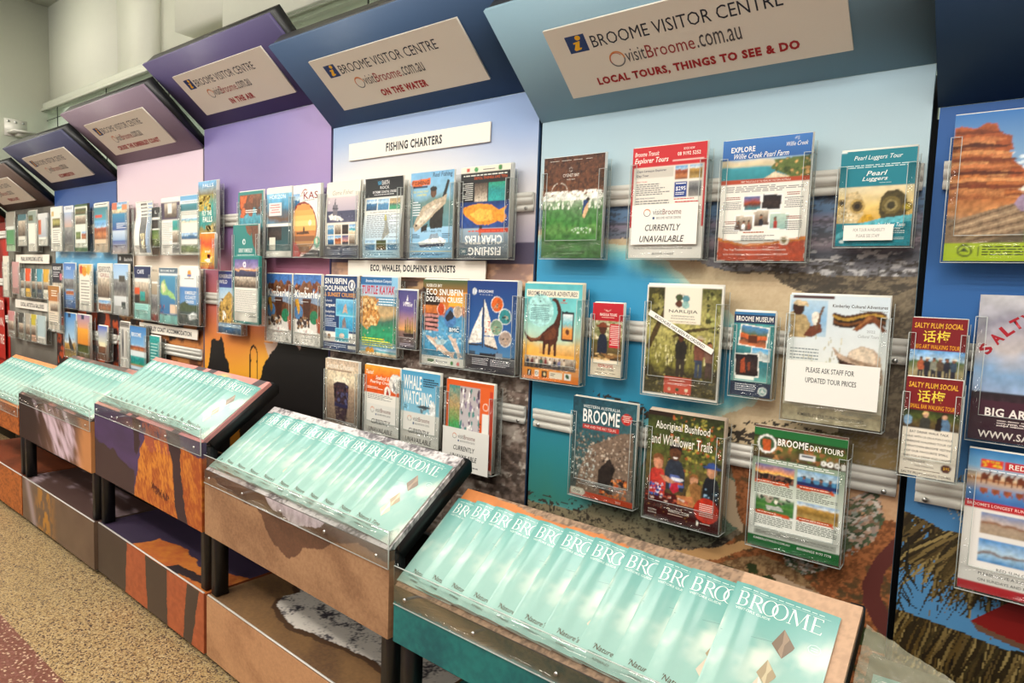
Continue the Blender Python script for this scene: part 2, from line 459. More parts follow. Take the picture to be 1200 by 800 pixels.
# ------------------------------------------------------------------ the room shell
def terrazzo():
    M = bpy.data.materials.new('pebble_floor'); M.use_nodes = True; N = M.node_tree.nodes; L = M.node_tree.links; b = N['Principled BSDF']; b.inputs['Roughness'].default_value = .55
    t = N.new('ShaderNodeTexCoord')
    def vor(scale, pal, rnd=1):
        v = N.new('ShaderNodeTexVoronoi'); v.inputs['Scale'].default_value = scale; L.new(t.outputs['Object'], v.inputs['Vector'])
        s = N.new('ShaderNodeSeparateColor'); L.new(v.outputs['Color'], s.inputs[0])
        r = N.new('ShaderNodeValToRGB'); r.color_ramp.interpolation = 'CONSTANT'; e = r.color_ramp.elements
        e[0].position, e[0].color = 0, (*hx(pal[0][1]), 1); e[1].position, e[1].color = pal[1][0], (*hx(pal[1][1]), 1)
        for p, c in pal[2:]:
            q = e.new(p); q.color = (*hx(c), 1)
        L.new(s.outputs[0], r.inputs[0]); return r.outputs[0]
    a = vor(210, [(0, '4a3636'), (.2, '8a6c46'), (.32, 'b39768'), (.62, 'c0a676'), (.9, 'ccb890')])
    c = vor(150, [(0, '7a4a3c'), (.45, '86564a'), (.8, '93655a'), (.9, 'd8bfa0')])
    sx = N.new('ShaderNodeSeparateXYZ'); L.new(t.outputs['Object'], sx.inputs[0])
    g = N.new('ShaderNodeMath'); g.operation = 'LESS_THAN'; g.inputs[1].default_value = -.91; L.new(sx.outputs['Y'], g.inputs[0])
    x = N.new('ShaderNodeMix'); x.data_type = 'RGBA'; L.new(g.outputs[0], x.inputs['Factor']); L.new(a, x.inputs['A']); L.new(c, x.inputs['B'])
    L.new(x.outputs['Result'], b.inputs['Base Color']); return M


def struct(o):
    o['kind'] = 'structure'; return o


WX = -7.62                    # end wall
mb = MB(); mb.box((WX - .1, -6, -.1), (5, 2.2, 0)); struct(mb.build('floor', terrazzo()))
mb = MB(); mb.box((WX - .1, -6, 0), (WX, 2.2, 4.2)); struct(mb.build('wall_left', WHITEWALL))
mb = MB(); mb.box((WX, -6, 4.0), (5, 2.2, 4.1)); struct(mb.build('ceiling', WHITEWALL))
wb = MB()
wb.box((WX, .72, 3.06), (-6.02, .85, 4.0)); wb.box((-6.014, .72, 3.06), (-5.4, .85, 4.0))
wb.box((-5.4, .80, 3.06), (5, .95, 4.0))
struct(wb.build('wall_back', WHITEWALL))
mb = MB(); mb.box((-4.78, .62, 3.16), (-3.2, .80, 4.0)); mb.box((-4.1, .61, 2.986), (5, .644, 4.0)); struct(mb.build('wall_bulkhead', WHITEWALL))
mb = MB(); mb.box((WX, .66, 3.0), (5, .74, 3.062)); mb.box((WX, .645, 2.985), (5, .66, 3.004)); struct(mb.build('trim_1', WHITEWALL))
# glazed strip below the wall: frame, panes and the pale room behind
win = struct(empty('window_1', (0, 0, 0)))
mb = MB()
for k in range(11):
    mb.box((WX + .28 + k * 1.15, .690, 0), (WX + .290 + k * 1.15, .695, 3.0), (.05, .06, .05))
mb.box((WX, .690, 2.9), (5, .695, 2.905), (.05, .06, .05)); mb.build('window_frame', mat('dark_frame', '22281f', nscale=50), win)
mb = MB(); mb.box((WX, .696, 0), (5, .702, 3.0)); mb.build('window_glass', GLASS, win)
mb = MB(); mb.box((WX, 1.9, 0), (5, 2.0, 4.0)); struct(mb.build('wall_room_behind', MINT))
area('back_room_light', (-4, 1.3, 3.95), 6, .5, 75, col=(1, 1, .95))

# a small steel bracket on the end wall
br = empty('wall_bracket', (WX, .43, 2.765)); tag(br, 'small pale metal bracket on the white end wall above the display', 'bracket')
mb = MB(); mb.box((0, -.09, -.07), (.012, .09, .09)); mb.build('bracket_plate', ALU, br)
mb = MB(); mb.box((.01, -.07, -.05), (.22, .1, -.035)); mb.box((.05, -.02, -.075), (.16, .06, -.05)); mb.build('bracket_arm', ALU, br)
for y in (-.06, 0, .06):
    mb = MB(); mb.cyl((.012, y, .065), .01, 'x', .006, (.5, .5, .5)); mb.build('bracket_screw', STEEL, br)


# ------------------------------------------------------------------ murals (one function of place per bay: X from the bay's own edge, Z from eye height)
def jig(X, Z, a=.012, s=22, k=0):
    return X + a * (fbm(X * s, Z * s, k) - .5) * 2, Z + a * (fbm(X * s + 40, Z * s + 9, k + 1) - .5) * 2


def solid(X, c):
    return np.broadcast_to(hx(c), X.shape + (3,)).copy()


def m_local(X, Z):
    x, z = jig(X, Z, .010, 30); n = fbm(X * 14, Z * 14, 1); f = .45 * fbm(X * 55, Z * 65, 2) + .55 * fbm(X * 190, Z * 210, 4, 2); g = .6 * fbm(X * 26, Z * 110, 3) + .4 * fbm(X * 120, Z * 260, 5, 2)
    C = mix(solid(X, '81745f'), solid(X, '564c40'), sst(.34, .66, f))                       # reef flats and scrub
    C = mix(C, solid(X, '94856c'), sst(.5, .7, n) * .5)
    sky = ramp((Z - .2) / .32, [(0, 'cbd9dc'), (.5, 'b4cbd4'), (1, '9cbaca')])
    band = ramp((.26 - Z + .012 * (n - .5)) / .22, [(0, '6f8db0'), (.25, '5f7c9c'), (.34, '8a7f90'), (.45, '6f7c8c'), (.55, '9a8b94'), (.7, '4e525c'), (.85, '8a8a90'), (1, '4e4c4a')])
    band = mix(band, solid(X, '46474c'), sst(.46, .62, g) * .75); band = mix(band, solid(X, 'd0d0d0'), sst(.56, .66, fbm(X * 40, Z * 120, 4)) * sst(.45, .7, X) * sst(.15, .08, Z) * .9)
    C = np.where((z > .06 - .03 * (X - .8))[..., None], band, C)
    sand = inside(x, z, [(-.1, .192), (.257, .152), (.34, .146), (.53, .085), (.63, .061), (.72, .055), (.83, .0), (.80, -.08), (.77, -.2), (.80, -.27), (.90, -.30), (.92, -.36), (.80, -.45), (.6, -.42), (.3, -.45), (-.1, -.1)])
    C = np.where(sand[..., None], mix(solid(X, 'd8c6a4'), solid(X, 'b89c78'), f * .8), C)
    tq = [(-.1, .178), (.34, .127), (.47, .073), (.547, -.002), (.606, -.026), (.665, -.078), (.735, -.15), (.745, -.22), (.70, -.28), (.62, -.325), (.52, -.345), (.44, -.39), (.41, -.5), (.36, -.6), (.2, -.69), (.0, -.72), (-.1, -.7)]
    t0 = inside(x, z, tq); acc = np.mean([inside(x + d, z + .7 * d, tq) & inside(x + d, z - .4 * d, tq) for d in np.linspace(.004, .075, 12)], 0)
    deep = ramp((.15 - Z + .05 * (n - .5)) / .85, [(0, '3d9cc8'), (.35, '3391bd'), (.6, '2b87a4'), (.8, '2b7f86'), (1, '3a7a6a')])
    sh = mix(mix(solid(X, 'c6d8c6'), solid(X, '7cc4cc'), sst(0, .35, acc)), deep, sst(.3, .95, acc)); C = np.where(t0[..., None], sh, C)
    C = np.where((t0 & (Z < -.42))[..., None], mix(C, deep, np.full(X.shape, .75)), C)
    rf = inside(x, z, [(.60, .075), (.72, .06), (.84, .0), (.95, .0), (1.1, .05), (1.1, .09), (.6, .09)]); C = np.where(rf[..., None], mix(C, solid(X, '453f38'), sst(.44, .58, g) * .9), C)
    rk = (.5 * fbm(X * 26, Z * 42, 4) + .5 * fbm(X * 80, Z * 150, 2, 3) > .565) & (inside(x, z, [(.2, -.3), (.62, -.34), (.8, -.3), (.95, -.34), (.8, -.46), (.6, -.48), (.5, -.42), (.25, -.42)]) | inside(x, z, [(-.1, -.66), (.3, -.64), (.6, -.6), (.7, -.66), (.4, -.76), (-.1, -.78)]))
    C = np.where(rk[..., None], solid(X, '3c352e'), C)
    lowb = inside(x, z, [(.4, -.5), (.62, -.46), (.67, -.48), (.70, -.6), (.6, -.68), (.3, -.78), (-.1, -.78), (-.1, -.70), (.2, -.68), (.36, -.6)])
    C = np.where(lowb[..., None], mix(solid(X, '5f7a68'), solid(X, '8a7d62'), sst(-.60, -.70, Z) * .8 + .3 * n), C); C = np.where(lowb[..., None], mix(C, solid(X, '3c362e'), sst(.52, .64, f) * sst(-.5, -.7, Z)), C)
    C = np.where(inside(x, z, [(.62, -.47), (.71, -.5), (.74, -.58), (.70, -.62), (.64, -.58)])[..., None], solid(X, 'c2aa8c'), C)
    red = inside(x, z, [(.66, -.44), (.8, -.42), (1.1, -.4), (1.1, -1.3), (.5, -1.3), (.45, -.8), (.62, -.7), (.70, -.62)])
    C = np.where(red[..., None], mix(solid(X, 'ad6a40'), solid(X, '744628'), sst(.36, .66, f)), C); C = np.where(red[..., None], mix(C, solid(X, '46402a'), sst(.54, .66, fbm(X * 34, Z * 40, 1)) * .8), C)
    C = np.where(inside(x, z, [(.84, -.43), (.95, -.41), (1.1, -.42), (1.1, -.5), (.95, -.5), (.87, -.55), (.8, -.5)])[..., None], mix(solid(X, 'd0ab86'), solid(X, 'b98a64'), f), C)
    C = np.where((inside(x, z, [(.8, -.33), (1.1, -.3), (1.1, -.40), (.8, -.40)]) & (f > .42))[..., None], mix(solid(X, '5f5c3a'), solid(X, '8a7048'), n), C)
    bl = inside(X, Z, [(.9, -.5), (1.0, -.43), (1.02, -.5), (1.0, -.56), (.9, -.66), (.82, -.7), (.8, -.62)])
    cx = np.floor(X * 95 + Z * 50 + 3 * n); cy = np.floor(Z * 150 - X * 70 + 4 * n); q = LAT[0][(cy.astype(int) * 7) % 128, (cx.astype(int) * 13) % 128]
    pal = ramp(q, [(0, '3a4a36'), (.3, '5a6648'), (.45, '8a6a58'), (.6, 'c4a28c'), (.75, '9a8a80'), (.88, 'd8ccc0'), (1, '4a6a5c')]); C = np.where((bl & (fbm(X * 40, Z * 40, 3) > .36))[..., None], pal, C)
    C = np.where(inside(x, z, [(.46, -.745), (.66, -.66), (.73, -.632), (.73, -.65), (.56, -.745), (.5, -.79)])[..., None], solid(X, 'cfa06c'), C)
    low = inside(x, z, [(.5, -.78), (.75, -.66), (.84, -.68), (.95, -.76), (1.0, -1.3), (.4, -1.3)])
    C = np.where(low[..., None], mix(solid(X, 'a0805a'), solid(X, '6a4c32'), sst(.36, .66, f)), C)
    C = np.where((low & inside(x, z, [(.78, -.7), (.9, -.72), (1.0, -.82), (.9, -.86)]))[..., None], solid(X, 'b59a80'), C)
    tr = (fbm(X * 30, Z * 40, 5) > .56) & inside(X, Z, [(.5, -.76), (.72, -.68), (.8, -.72), (1.06, -.78), (1.06, -1.3), (.5, -1.3)])
    C = np.where(tr[..., None], mix(solid(X, '39421f'), solid(X, '20261a'), n), C)
    track = inside(X, Z, [(1.1, -.50), (1.047, -.53), (1.005, -.60), (.985, -.66), (.99, -.71), (1.02, -.76), (1.1, -.83), (1.1, -.76), (1.045, -.72), (1.022, -.675), (1.03, -.62), (1.06, -.575), (1.1, -.55)])
    C = np.where(track[..., None], solid(X, '5f2f2a'), C)
    return np.where((z > .252)[..., None], sky, C)


def m_water(X, Z):
    x, z = jig(X, Z, .01); n = fbm(X * 5, Z * 7, 2); f = fbm(X * 16, Z * 34, 1); g = fbm(X * 60, Z * 80, 3)
    sky = ramp((Z - .1) / .52, [(0, 'c3b2b4'), (.3, 'dcd4d0'), (.6, 'd4d8e2'), (.85, '9db4d8'), (1, '8aa6d2')])
    sky = mix(sky, solid(X, '86a2d0'), sst(.62, 1.0, X) * sst(.25, .6, Z) * .85); sky = mix(sky, solid(X, '9a94a8'), sst(.6, 1.0, X) * sst(.32, .12, Z) * .9)
    sky = mix(sky, solid(X, 'efe8dc'), np.exp(-((X - .35) / .3) ** 2 - ((Z - .36) / .14) ** 2) * .8)
    hill = .085 + .05 * X + .012 * fbm(X * 18, X * 0, 1)
    C = np.where((Z > hill)[..., None], sky, solid(X, '4e475c'))
    sd = .075 + .01 * (n - .5); C = np.where((Z < sd)[..., None], mix(solid(X, 'd0a68a'), solid(X, '9a7a70'), sst(.4, .65, f)), C)
    C = np.where((z < .01)[..., None], mix(solid(X, 'b8946e'), solid(X, '5a4640'), sst(.42, .58, f)), C)
    rock = mix(solid(X, '54463d'), solid(X, '86746a'), sst(.3, .7, g)); v = np.abs(fbm(X * 9 + .6 * n, Z * 20, 4) - .5) + .06 * (fbm(X * 140, Z * 140, 1, 2) - .5)
    rock = mix(rock, solid(X, 'c9beb2'), sst(.035, .0, v) * .7 + sst(.62, .72, f) * .5); rock = mix(rock, solid(X, '2a2320'), sst(.4, .3, f) * .6)
    return np.where((z < -.1)[..., None], rock, C)


def m_air(X, Z):
    n = fbm(X * 4, Z * 8, 2)
    C = ramp((.73 - Z) / 1.35 + .03 * (n - .5), [(0, '7d74b0'), (.3, '8a78aa'), (.42, '926e96'), (.52, 'a8667c'), (.68, 'c46a54'), (.78, 'd8803a'), (.88, 'eaa02e'), (1, 'd88a2a')])
    C = mix(C, solid(X, 'b69acb'), sst(.5, 1.05, X) * sst(.1, .5, Z) * .5)
    C = mix(C, solid(X, 'f2b23a'), np.exp(-((X - .62) / .2) ** 2 - ((Z + .42) / .1) ** 2) * .8)
    C = np.where(inside(X, Z, [(.56, -.30), (.9, -.28), (.9, -.36), (.75, -.4), (.6, -.37)])[..., None], mix(C, solid(X, 'd4c2b8'), np.full(X.shape, .7)), C)
    x, z = jig(X, Z, .006, 40)
    for p in ([(.07, -.33), (.1, -.315), (.14, -.325), (.17, -.30), (.195, -.33), (.21, -.40), (.245, -.43), (.25, -.55), (.26, -1.2), (.0, -1.2), (.0, -.52), (.05, -.45)],
              [(.46, -.56), (.5, -.5), (.53, -.47), (.55, -.41), (.62, -.34), (.66, -.31), (.69, -.25), (.71, -.2), (.725, -.19), (.735, -.24), (.77, -.29), (.80, -.28), (.84, -.31), (.86, -.27), (.9, -.23), (.96, -.24), (1.06, -.25), (1.06, -1.2), (.3, -1.2), (.36, -.62)],
              ):
        C = np.where(inside(x, z, p)[..., None], solid(X, '120e0e'), C)
    d = np.abs(np.hypot((X - .47) / .7, Z + .37) - .045); C = np.where(((d < .006) & (Z > -.40))[..., None] | ((np.abs(np.abs(X - .47) - .031) < .005) & (Z < -.37) & (Z > -.55))[..., None], solid(X, '1a1210'), C)
    return C


def m_pink(X, Z):
    x, z = jig(X, Z, .02, 12); f = fbm(X * 14, Z * 24, 1)
    C = ramp((.64 - Z) / .9, [(0, 'd6c0d0'), (.4, 'dcc6c8'), (.6, 'e6d6c8'), (.8, 'dcc2a0'), (1, 'cda678')])
    C = mix(C, solid(X, 'efe4d4'), np.exp(-((X - .5) / .3) ** 2 - ((Z - .05) / .05) ** 2) * .6)
    C = np.where((z < -.27 + .15 * sst(.8, 1.05, X))[..., None], mix(solid(X, '1e1410'), solid(X, 'a8642e'), sst(.46, .62, f)), C)
    return np.where(inside(x, z, [(.66, -.37), (1.1, -.26), (1.1, -.55), (.8, -.5)])[..., None], mix(solid(X, '5a2e18'), solid(X, 'b8743a'), sst(.4, .6, f)), C)


def m_navy(X, Z):
    x, z = jig(X, Z, .02, 14); f = fbm(X * 16, Z * 22, 1); g = fbm(X * 6, Z * 20, 2)
    C = ramp((.55 - Z) / .5, [(0, '2c4c8c'), (.4, '3a609c'), (.75, '4a84b8'), (.87, '74b4dc'), (1, '5aa6d2')]); C = mix(C, solid(X, 'c2e0ee'), sst(.55, .7, g) * (Z < .2) * .7)
    return np.where((z < -.2)[..., None], mix(solid(X, 'b4481e'), solid(X, '2a1c1e'), sst(.44, .56, f)), C)


def m_grey(X, Z):
    n = fbm(X * 5, Z * 4, 1); C = ramp((.5 - Z) / 1.2 + .25 * (n - .5), [(0, '5c5650'), (.3, '6f6c62'), (.6, 'a09c92'), (.8, '8a877e'), (1, '605c56')])
    return mix(C, solid(X, '3a3835'), sst(.55, .65, fbm(X * 9, Z * 3, 3)) * .5)


def m_red(X, Z):
    n = fbm(X * 6, Z * 6, 1); return mix(solid(X, 'b3241c'), solid(X, '7c1612'), sst(.4, .7, n) * (Z > -.3))


def m_deep(X, Z):
    x, z = jig(X, Z, .012, 18); f = fbm(X * 120, Z * 9, 1); g = fbm(X * 40, Z * 14, 3)
    C = ramp((.45 - Z) / 1.1, [(0, '2c5a9c'), (.5, '3168a8'), (.75, '4078ac'), (1, '4f86b4')])
    rn = np.random.RandomState(5)

    def leaflet(x0, z0, x1, z1, wd, c, bend=.0):
        dx, dz = x1 - x0, z1 - z0; l = math.hypot(dx, dz); nx_, nz_ = -dz / l * wd, dx / l * wd; mx, mz = x0 + dx * .5 + bend * dz, z0 + dz * .5 - bend * dx
        p = [(x0 - nx_, z0 - nz_), (mx - nx_, mz - nz_), (x1, z1), (mx + nx_, mz + nz_), (x0 + nx_, z0 + nz_)]
        xs_, zs_ = [q[0] for q in p], [q[1] for q in p]
        j = np.where((X[0] > min(xs_) - .01) & (X[0] < max(xs_) + .01))[0]; i = np.where((Z[:, 0] > min(zs_) - .01) & (Z[:, 0] < max(zs_) + .01))[0]
        if len(i) and len(j):
            sl = (slice(i[0], i[-1] + 1), slice(j[0], j[-1] + 1)); C[sl] = np.where(inside(X[sl], Z[sl], p)[..., None], hx(c), C[sl])

    def frond(pts, n, ln, cols, spread=.5, wd=.0034):
        for k in range(n):
            t = k / (n - 1); (ax, az), (bx, bz), (cx, cz) = pts; x0 = (1 - t) ** 2 * ax + 2 * t * (1 - t) * bx + t * t * cx; z0 = (1 - t) ** 2 * az + 2 * t * (1 - t) * bz + t * t * cz
            l = ln * rn.uniform(.6, 1.1); an = -math.pi / 2 + rn.uniform(-spread, spread) * .5 - (.5 - t) * spread
            leaflet(x0, z0, x0 + l * math.cos(an), z0 + l * math.sin(an), wd, cols[rn.randint(len(cols))], rn.uniform(-.12, .12))
    dk = ['4a3a1e', '5e4c2a', '2e2412', '78643a', '947f4e', '3a3018', '2a200e', '241b0c']
    frond(((.34, -.28), (.2, -.28), (.07, -.40)), 60, .13, ['6a6248', '8a8264', 'a8a48c', '3a3626'], 1.4, .0016)
    frond(((.0, -.47), (.1, -.49), (.22, -.58)), 90, .15, dk + ['b8b098'], 1.0)
    frond(((.08, -.50), (.16, -.48), (.6, -.50)), 240, .20, dk, .9, .003)
    frond(((.02, -.52), (.02, -.6), (.01, -.72)), 20, .06, ['1e1a10', '2e2814'], 1.5, .002)
    top = -.705 - .03 * X + .01 * np.sin(X * 60) - .12 * (X - .05) ** 2
    C = np.where((Z < top - .01)[..., None], mix(solid(X, '17110a'), solid(X, '33280f'), sst(.35, .65, fbm(X * 60, Z * 8, 1))), C)
    frond(((.0, -.70), (.3, -.72), (1.05, -.86)), 420, .22, dk + ['57431e', '2a1f0e'], .35, .0026)
    frond(((.0, -.80), (.3, -.82), (1.05, -.96)), 420, .22, dk + ['57431e', '2a1f0e'], .35, .0026)
    frond(((.0, -.95), (.3, -.97), (1.05, -1.02)), 300, .2, dk, .35, .0026)
    C = np.where(inside(X, Z, [(.145, -.68), (.23, -.595), (.7, -.5), (.7, -.78), (.18, -.69)])[..., None], solid(X, '7e1714'), C)
    return np.where(inside(X, Z, [(.145, -.68), (.18, -.69), (.7, -.78), (.7, -.80), (.16, -.698)])[..., None], solid(X, '6a4a38'), C)


def paint(mb, P0, U, V, w, h, n, fn):
    """grid of coloured faces from corner P0 along U (w) and V (h); fn gets (x, y) in metres"""
    P0, U, V = np.array(P0, float), np.array(U, float), np.array(V, float); nx = max(2, int(w / n)); ny = max(2, int(h / n))
    mb.grid(lambda u, v: P0 + U * (u * w)[..., None] + V * (v * h)[..., None], nx, ny, lambda u, v: fn(u * w, v * h))


BOARD = Art(.732, .212, 'e6ded0')


def header_art(line):
    a = Art(.732, .212, 'e4dccd'); a.R(7.5, 14, 15.5, 37, '20386e')
    a.E(12.6, 18, 1.15, 'f0b41e', 3.2); a.Q([(10.2, 23.2), (13.0, 22.4), (12.0, 31.0), (13.0, 31.4), (12.4, 33.6), (10.2, 34.6), (9.6, 32.6), (10.9, 25.4), (10.0, 25.4)], 'f0b41e')
    a.T('BROOME VISITOR CENTRE', 17.3, 19, 83, 35, '1d2030')
    a.logo(24.6, 56, 3.1); a.T('visit', 28, 46, 35.6, 63, '4a4648'); a.T('Broome', 36, 46, 53.5, 63, '9a3030'); a.T('.com.au', 54.2, 47.5, 69, 63, '4a4648')
    k = len(line); wd_ = min(72, k * 2.62); a.T(line, 49.5 - wd_ / 2, 76, 49.5 + wd_ / 2, 89, 'a32226', 5)
    return a


def bay(i, zc, fn, colname, hcol, line, n=.006, rails=(.27, -.113, -.413)):
    """one display bay: mural panel, black back frame, three rails, leaning header with its sign board"""
    b = empty('display_bay', (i * W, 0, 0)); tag(b, colname, 'display bay')
    zb = -1.168; mb = MB(); e = .007
    paint(mb, (e, -.001, zb + FZ), (1, 0, 0), (0, 0, 1), W - 2 * e, zc - zb, n, lambda x, z: fn(x + e, z + zb))
    mb.box((e, 0, zb + FZ), (W - e, .016, zc + FZ), hx(hcol)); mb.build('mural_panel', MURAL, b)
    mb = MB(); mb.box((0, .017, 0), (W, .05, zc + FZ - .02)); mb.build('back_frame', BLACK, b)
    for zr in rails:
        r = MB(); z0 = zr + FZ; prof = [(-.002, z0 - .028), (-.014, z0 - .028), (-.014, z0 - .012), (-.008, z0 - .010), (-.008, z0 - .004), (-.018, z0 - .002), (-.018, z0 + .012), (-.015, z0 + .014), (-.018, z0 + .016), (-.018, z0 + .030), (-.002, z0 + .030)]
        r.prism(prof, .025, W - .012, (.7, .7, .7)); ro = r.build('hanging_rail', ALU, b)
        for x in (.045, W - .035):
            s = MB(); s.cyl((x, -.014, z0 - .020), .0055, 'y', -.003, (.7, .7, .7)); s.build('rail_screw', STEEL, ro)
    # header: coloured face plate in front of a shallow black box, leaning out over the aisle
    L_ = .375; ang = math.atan2(.235, .29)
    h = MB(); h.box((.003, 0, -.014), (W - .003, L_, 0), hx(hcol)); ho = h.build('header_panel', mat('header_paint', hcol, rough=.5, spec=.3, nscale=350, namp=.04), b)
    # local frame of the header: x along the bay, y up the lean, z towards the viewer
    M = Matrix(((1, 0, 0), (0, -math.cos(ang), -math.sin(ang)), (0, math.sin(ang), -math.cos(ang))))
    ho.matrix_local = Matrix.Translation((0, -.002, zc + FZ)) @ M.to_4x4()
    q = MB(); q.prism([(.002, -.0142), (L_ - .004, -.0142), (L_ - .004, -.075), (.002, -.052)], .006, W - .006, (.02, .02, .02)); q.build('header_box', BLACK, ho)
    a = header_art(line); s = MB(); s.box((-.366, 0, 0), (.366, .212, .007), hx('e4dccd')); a.onto(s, lambda x, y, z: np.stack([x - .366, y, z + .00705], -1))
    so = s.build('sign_board', PRINT, ho); so.location = (W * .5 + .0, .072, .004); so['label'] = 'white printed board'
    return b


bay(0, .417, m_deep, 'deep blue display bay with palm fronds printed low on its panel', '1f3550', 'EXPERIENCES', .0028)
bay(-1, .512, m_local, 'pale blue display bay with an aerial beach mural', '86a6b6', 'LOCAL TOURS, THINGS TO SEE & DO', .0035)
bay(-2, .617, m_water, 'sky blue display bay with the fishing charters sign and a rocky shore mural', '3c5678', 'ON THE WATER', .005)
bay(-3, .733, m_air, 'purple display bay with an orange sunset and black camel silhouettes', '544c74', 'IN THE AIR', .006, (.27, -.113))
bay(-4, .64, m_pink, 'pale pink display bay with dark orange cave rock printed low down', '857482', 'CRUISE THE KIMBERLEY COAST', .012)
bay(-5, .553, m_navy, 'navy display bay with a light blue sea mural above red rocks', '484a64', 'ACCOMMODATION', .012)
bay(-6, .453, m_grey, 'grey photo display bay with a dark brown header at the far end', '6a5a52', 'PEARLS & ART', .02)
bay(-7, .37, m_red, 'red display bay at the end of the row, mostly cut off', '8c2a20', 'TOWN & TRAVEL', .02)


# ------------------------------------------------------------------ stands
def s_sand(base, dark, sc=30):
    return lambda X, Z: mix(solid(X, base), solid(X, dark), .55 * sst(.3, .75, fbm(X * 7 + Z * 6, Z * 11, 1)) + .75 * (fbm(X * 150 + Z * 60, Z * 190, 3, 2) - .25))


def f_water(X, Z):
    C = s_sand('a78260', '7d5a40')(X, Z); x, z = jig(X, Z, .02, 14)
    C = np.where(inside(x, z, [(.0, -.6), (1.1, -.6), (1.1, -.73), (.9, -.70), (.8, -.74), (.72, -.78), (.64, -.8), (.56, -.87), (.47, -.84), (.4, -.76), (.2, -.73), (0, -.72)])[..., None], s_sand('6a4a36', '4a3426')(X, Z), C)
    P_ = [(.36, -.6), (.40, -.68), (.46, -.72), (.58, -.735), (.68, -.725), (.74, -.69), (.76, -.6)]; fo = inside(x, z, P_); C = np.where(fo[..., None], mix(solid(X, 'd8ccd4'), solid(X, '8a7a80'), fbm(X * 90, Z * 60, 2) * 1.2 - .3), C); return C


def t_water(X, Y):
    C = s_sand('80603f', '5a4230')(X, Y); x, y = jig(X, Y, .02, 12)
    P_ = [(.13, .6), (.15, .27), (.22, .245), (.2, .20), (.24, .145), (.32, .115), (.42, .10), (.52, .125), (.62, .14), (.75, .15), (1.1, .16), (1.1, .6)]
    C = np.where(inside(x, y + .022, P_)[..., None], solid(X, '4a3424'), C); fo = inside(x, y, P_); t = .6 * fbm(X * 16, Y * 22, 2) + .4 * fbm(X * 160, Y * 160, 4, 2)
    return np.where(fo[..., None], mix(solid(X, 'd6cec4'), solid(X, '3f3a42'), sst(.48, .66, t)), C)


def f_air(X, Z):
    x, z = jig(X, Z, .02, 18); f = .4 * fbm(X * 24, Z * 20, 1) + .6 * fbm(X * 150 + Z * 60, Z * 60, 3, 2)
    C = mix(solid(X, '3c2f48'), solid(X, '55406a'), fbm(X * 5, Z * 14, 2)); C = np.where(inside(x, z, [(-.1, -.75), (.2, -.78), (.45, -.83), (.42, -1), (-.1, -1)])[..., None], solid(X, '40302e'), C)
    og = inside(x, z, [(.5, -.72), (.56, -.66), (.75, -.64), (1.1, -.66), (1.1, -1), (.40, -1), (.46, -.86)])
    C = np.where(og[..., None], mix(solid(X, 'cf8432'), solid(X, '9c4a20'), sst(.35, .7, f) + sst(-.8, -.95, Z) * .4 + sst(.75, 1.05, X) * .3), C)
    C = np.where((inside(x, z, [(.52, -.60), (.76, -.58), (.78, -.70), (.56, -.71)]) & (f > .45))[..., None], solid(X, 'a05038'), C)
    C = np.where((inside(x, z, [(.6, -.84), (.74, -.85), (.78, -.88), (.62, -.87)]) & (f > .5))[..., None], solid(X, '5a2416'), C)
    for p in ([(.42, -.58), (.51, -.58), (.50, -.70), (.47, -.76), (.44, -.74)], [(.74, -.58), (.86, -.58), (.86, -.7), (.93, -.97), (.84, -.97), (.79, -.72)]):
        C = np.where(inside(x, z, p)[..., None], solid(X, '38282a'), C)
    return C


def b_air(X, Z):
    x, z = jig(X, Z, .006, 30); t = (z + 1.168) / .228; o = mix(solid(X, 'b4603a'), solid(X, '8c4428'), fbm(X * 50, Z * 70, 1)); d = mix(solid(X, '3f332b'), solid(X, '4a3c32'), fbm(X * 8, Z * 8, 2))
    e = lambda a, s: a + s * t
    return np.where((((x > e(.335, .02)) & (x < e(.52, -.025))) | ((x > e(.73, 0)) & (x < e(.90, .03))) | (x > e(1.0, .06)))[..., None], o, d)


def t_air(X, Y):
    x, y = jig(X, Y, .02, 18); C = mix(solid(X, '2c2338'), solid(X, '40324a'), fbm(X * 6, Y * 9, 1))
    og = inside(x, y, [(.34, -.1), (.40, .12), (.6, .14), (.8, .10), (1.1, .2), (1.1, -.1)]); C = np.where(og[..., None], mix(solid(X, 'c27a30'), solid(X, '9a3e24'), fbm(X * 30, Y * 40, 2)), C)
    return np.where(inside(x, y, [(.62, -.1), (.72, .05), (1.1, .10), (1.1, .06), (.8, .02), (.74, -.1)])[..., None], solid(X, '2a1e22'), C)


def f_pink(X, Z):
    s = fbm(X * 9 + Z * 9, (X - Z) * 2.2, 1); C = mix(solid(X, '2e1f1c'), solid(X, '6a4c3c'), sst(.3, .7, X + .2 * s))
    C = mix(C, solid(X, 'cdb8c4'), sst(.48, .66, s) * sst(.15, .35, X + (Z + .7) * .4) * sst(1.02, .8, X)); return mix(C, solid(X, 'c28450'), sst(.86, 1.0, X + .1 * s) * .9)


def b_pink(X, Z):
    s = fbm(X * 8, Z * 12, 1); C = mix(solid(X, '5a4638'), solid(X, '6f5a48'), s); C = mix(C, solid(X, 'b07a2e'), np.exp(-((X - .36) / .12) ** 2) * sst(.4, .6, fbm(X * 26, Z * 20, 3))); return mix(C, solid(X, 'b0a0a4'), np.exp(-((X - .08 - (Z + 1.16) * -.5) / .04) ** 2) * .6)


def t_pink(X, Y):
    s = fbm(X * 4 + Y * 4, Y * 16, 1); return mix(solid(X, '4a3430'), solid(X, 'a8949c'), sst(.5, .72, s))


def orange(X, Z):
    return mix(solid(X, 'b4652c'), solid(X, '7c3c16'), sst(.36, .7, .5 * fbm(X * 22, Z * 80, 1) + .5 * fbm(X * 90, Z * 200, 3, 2)))


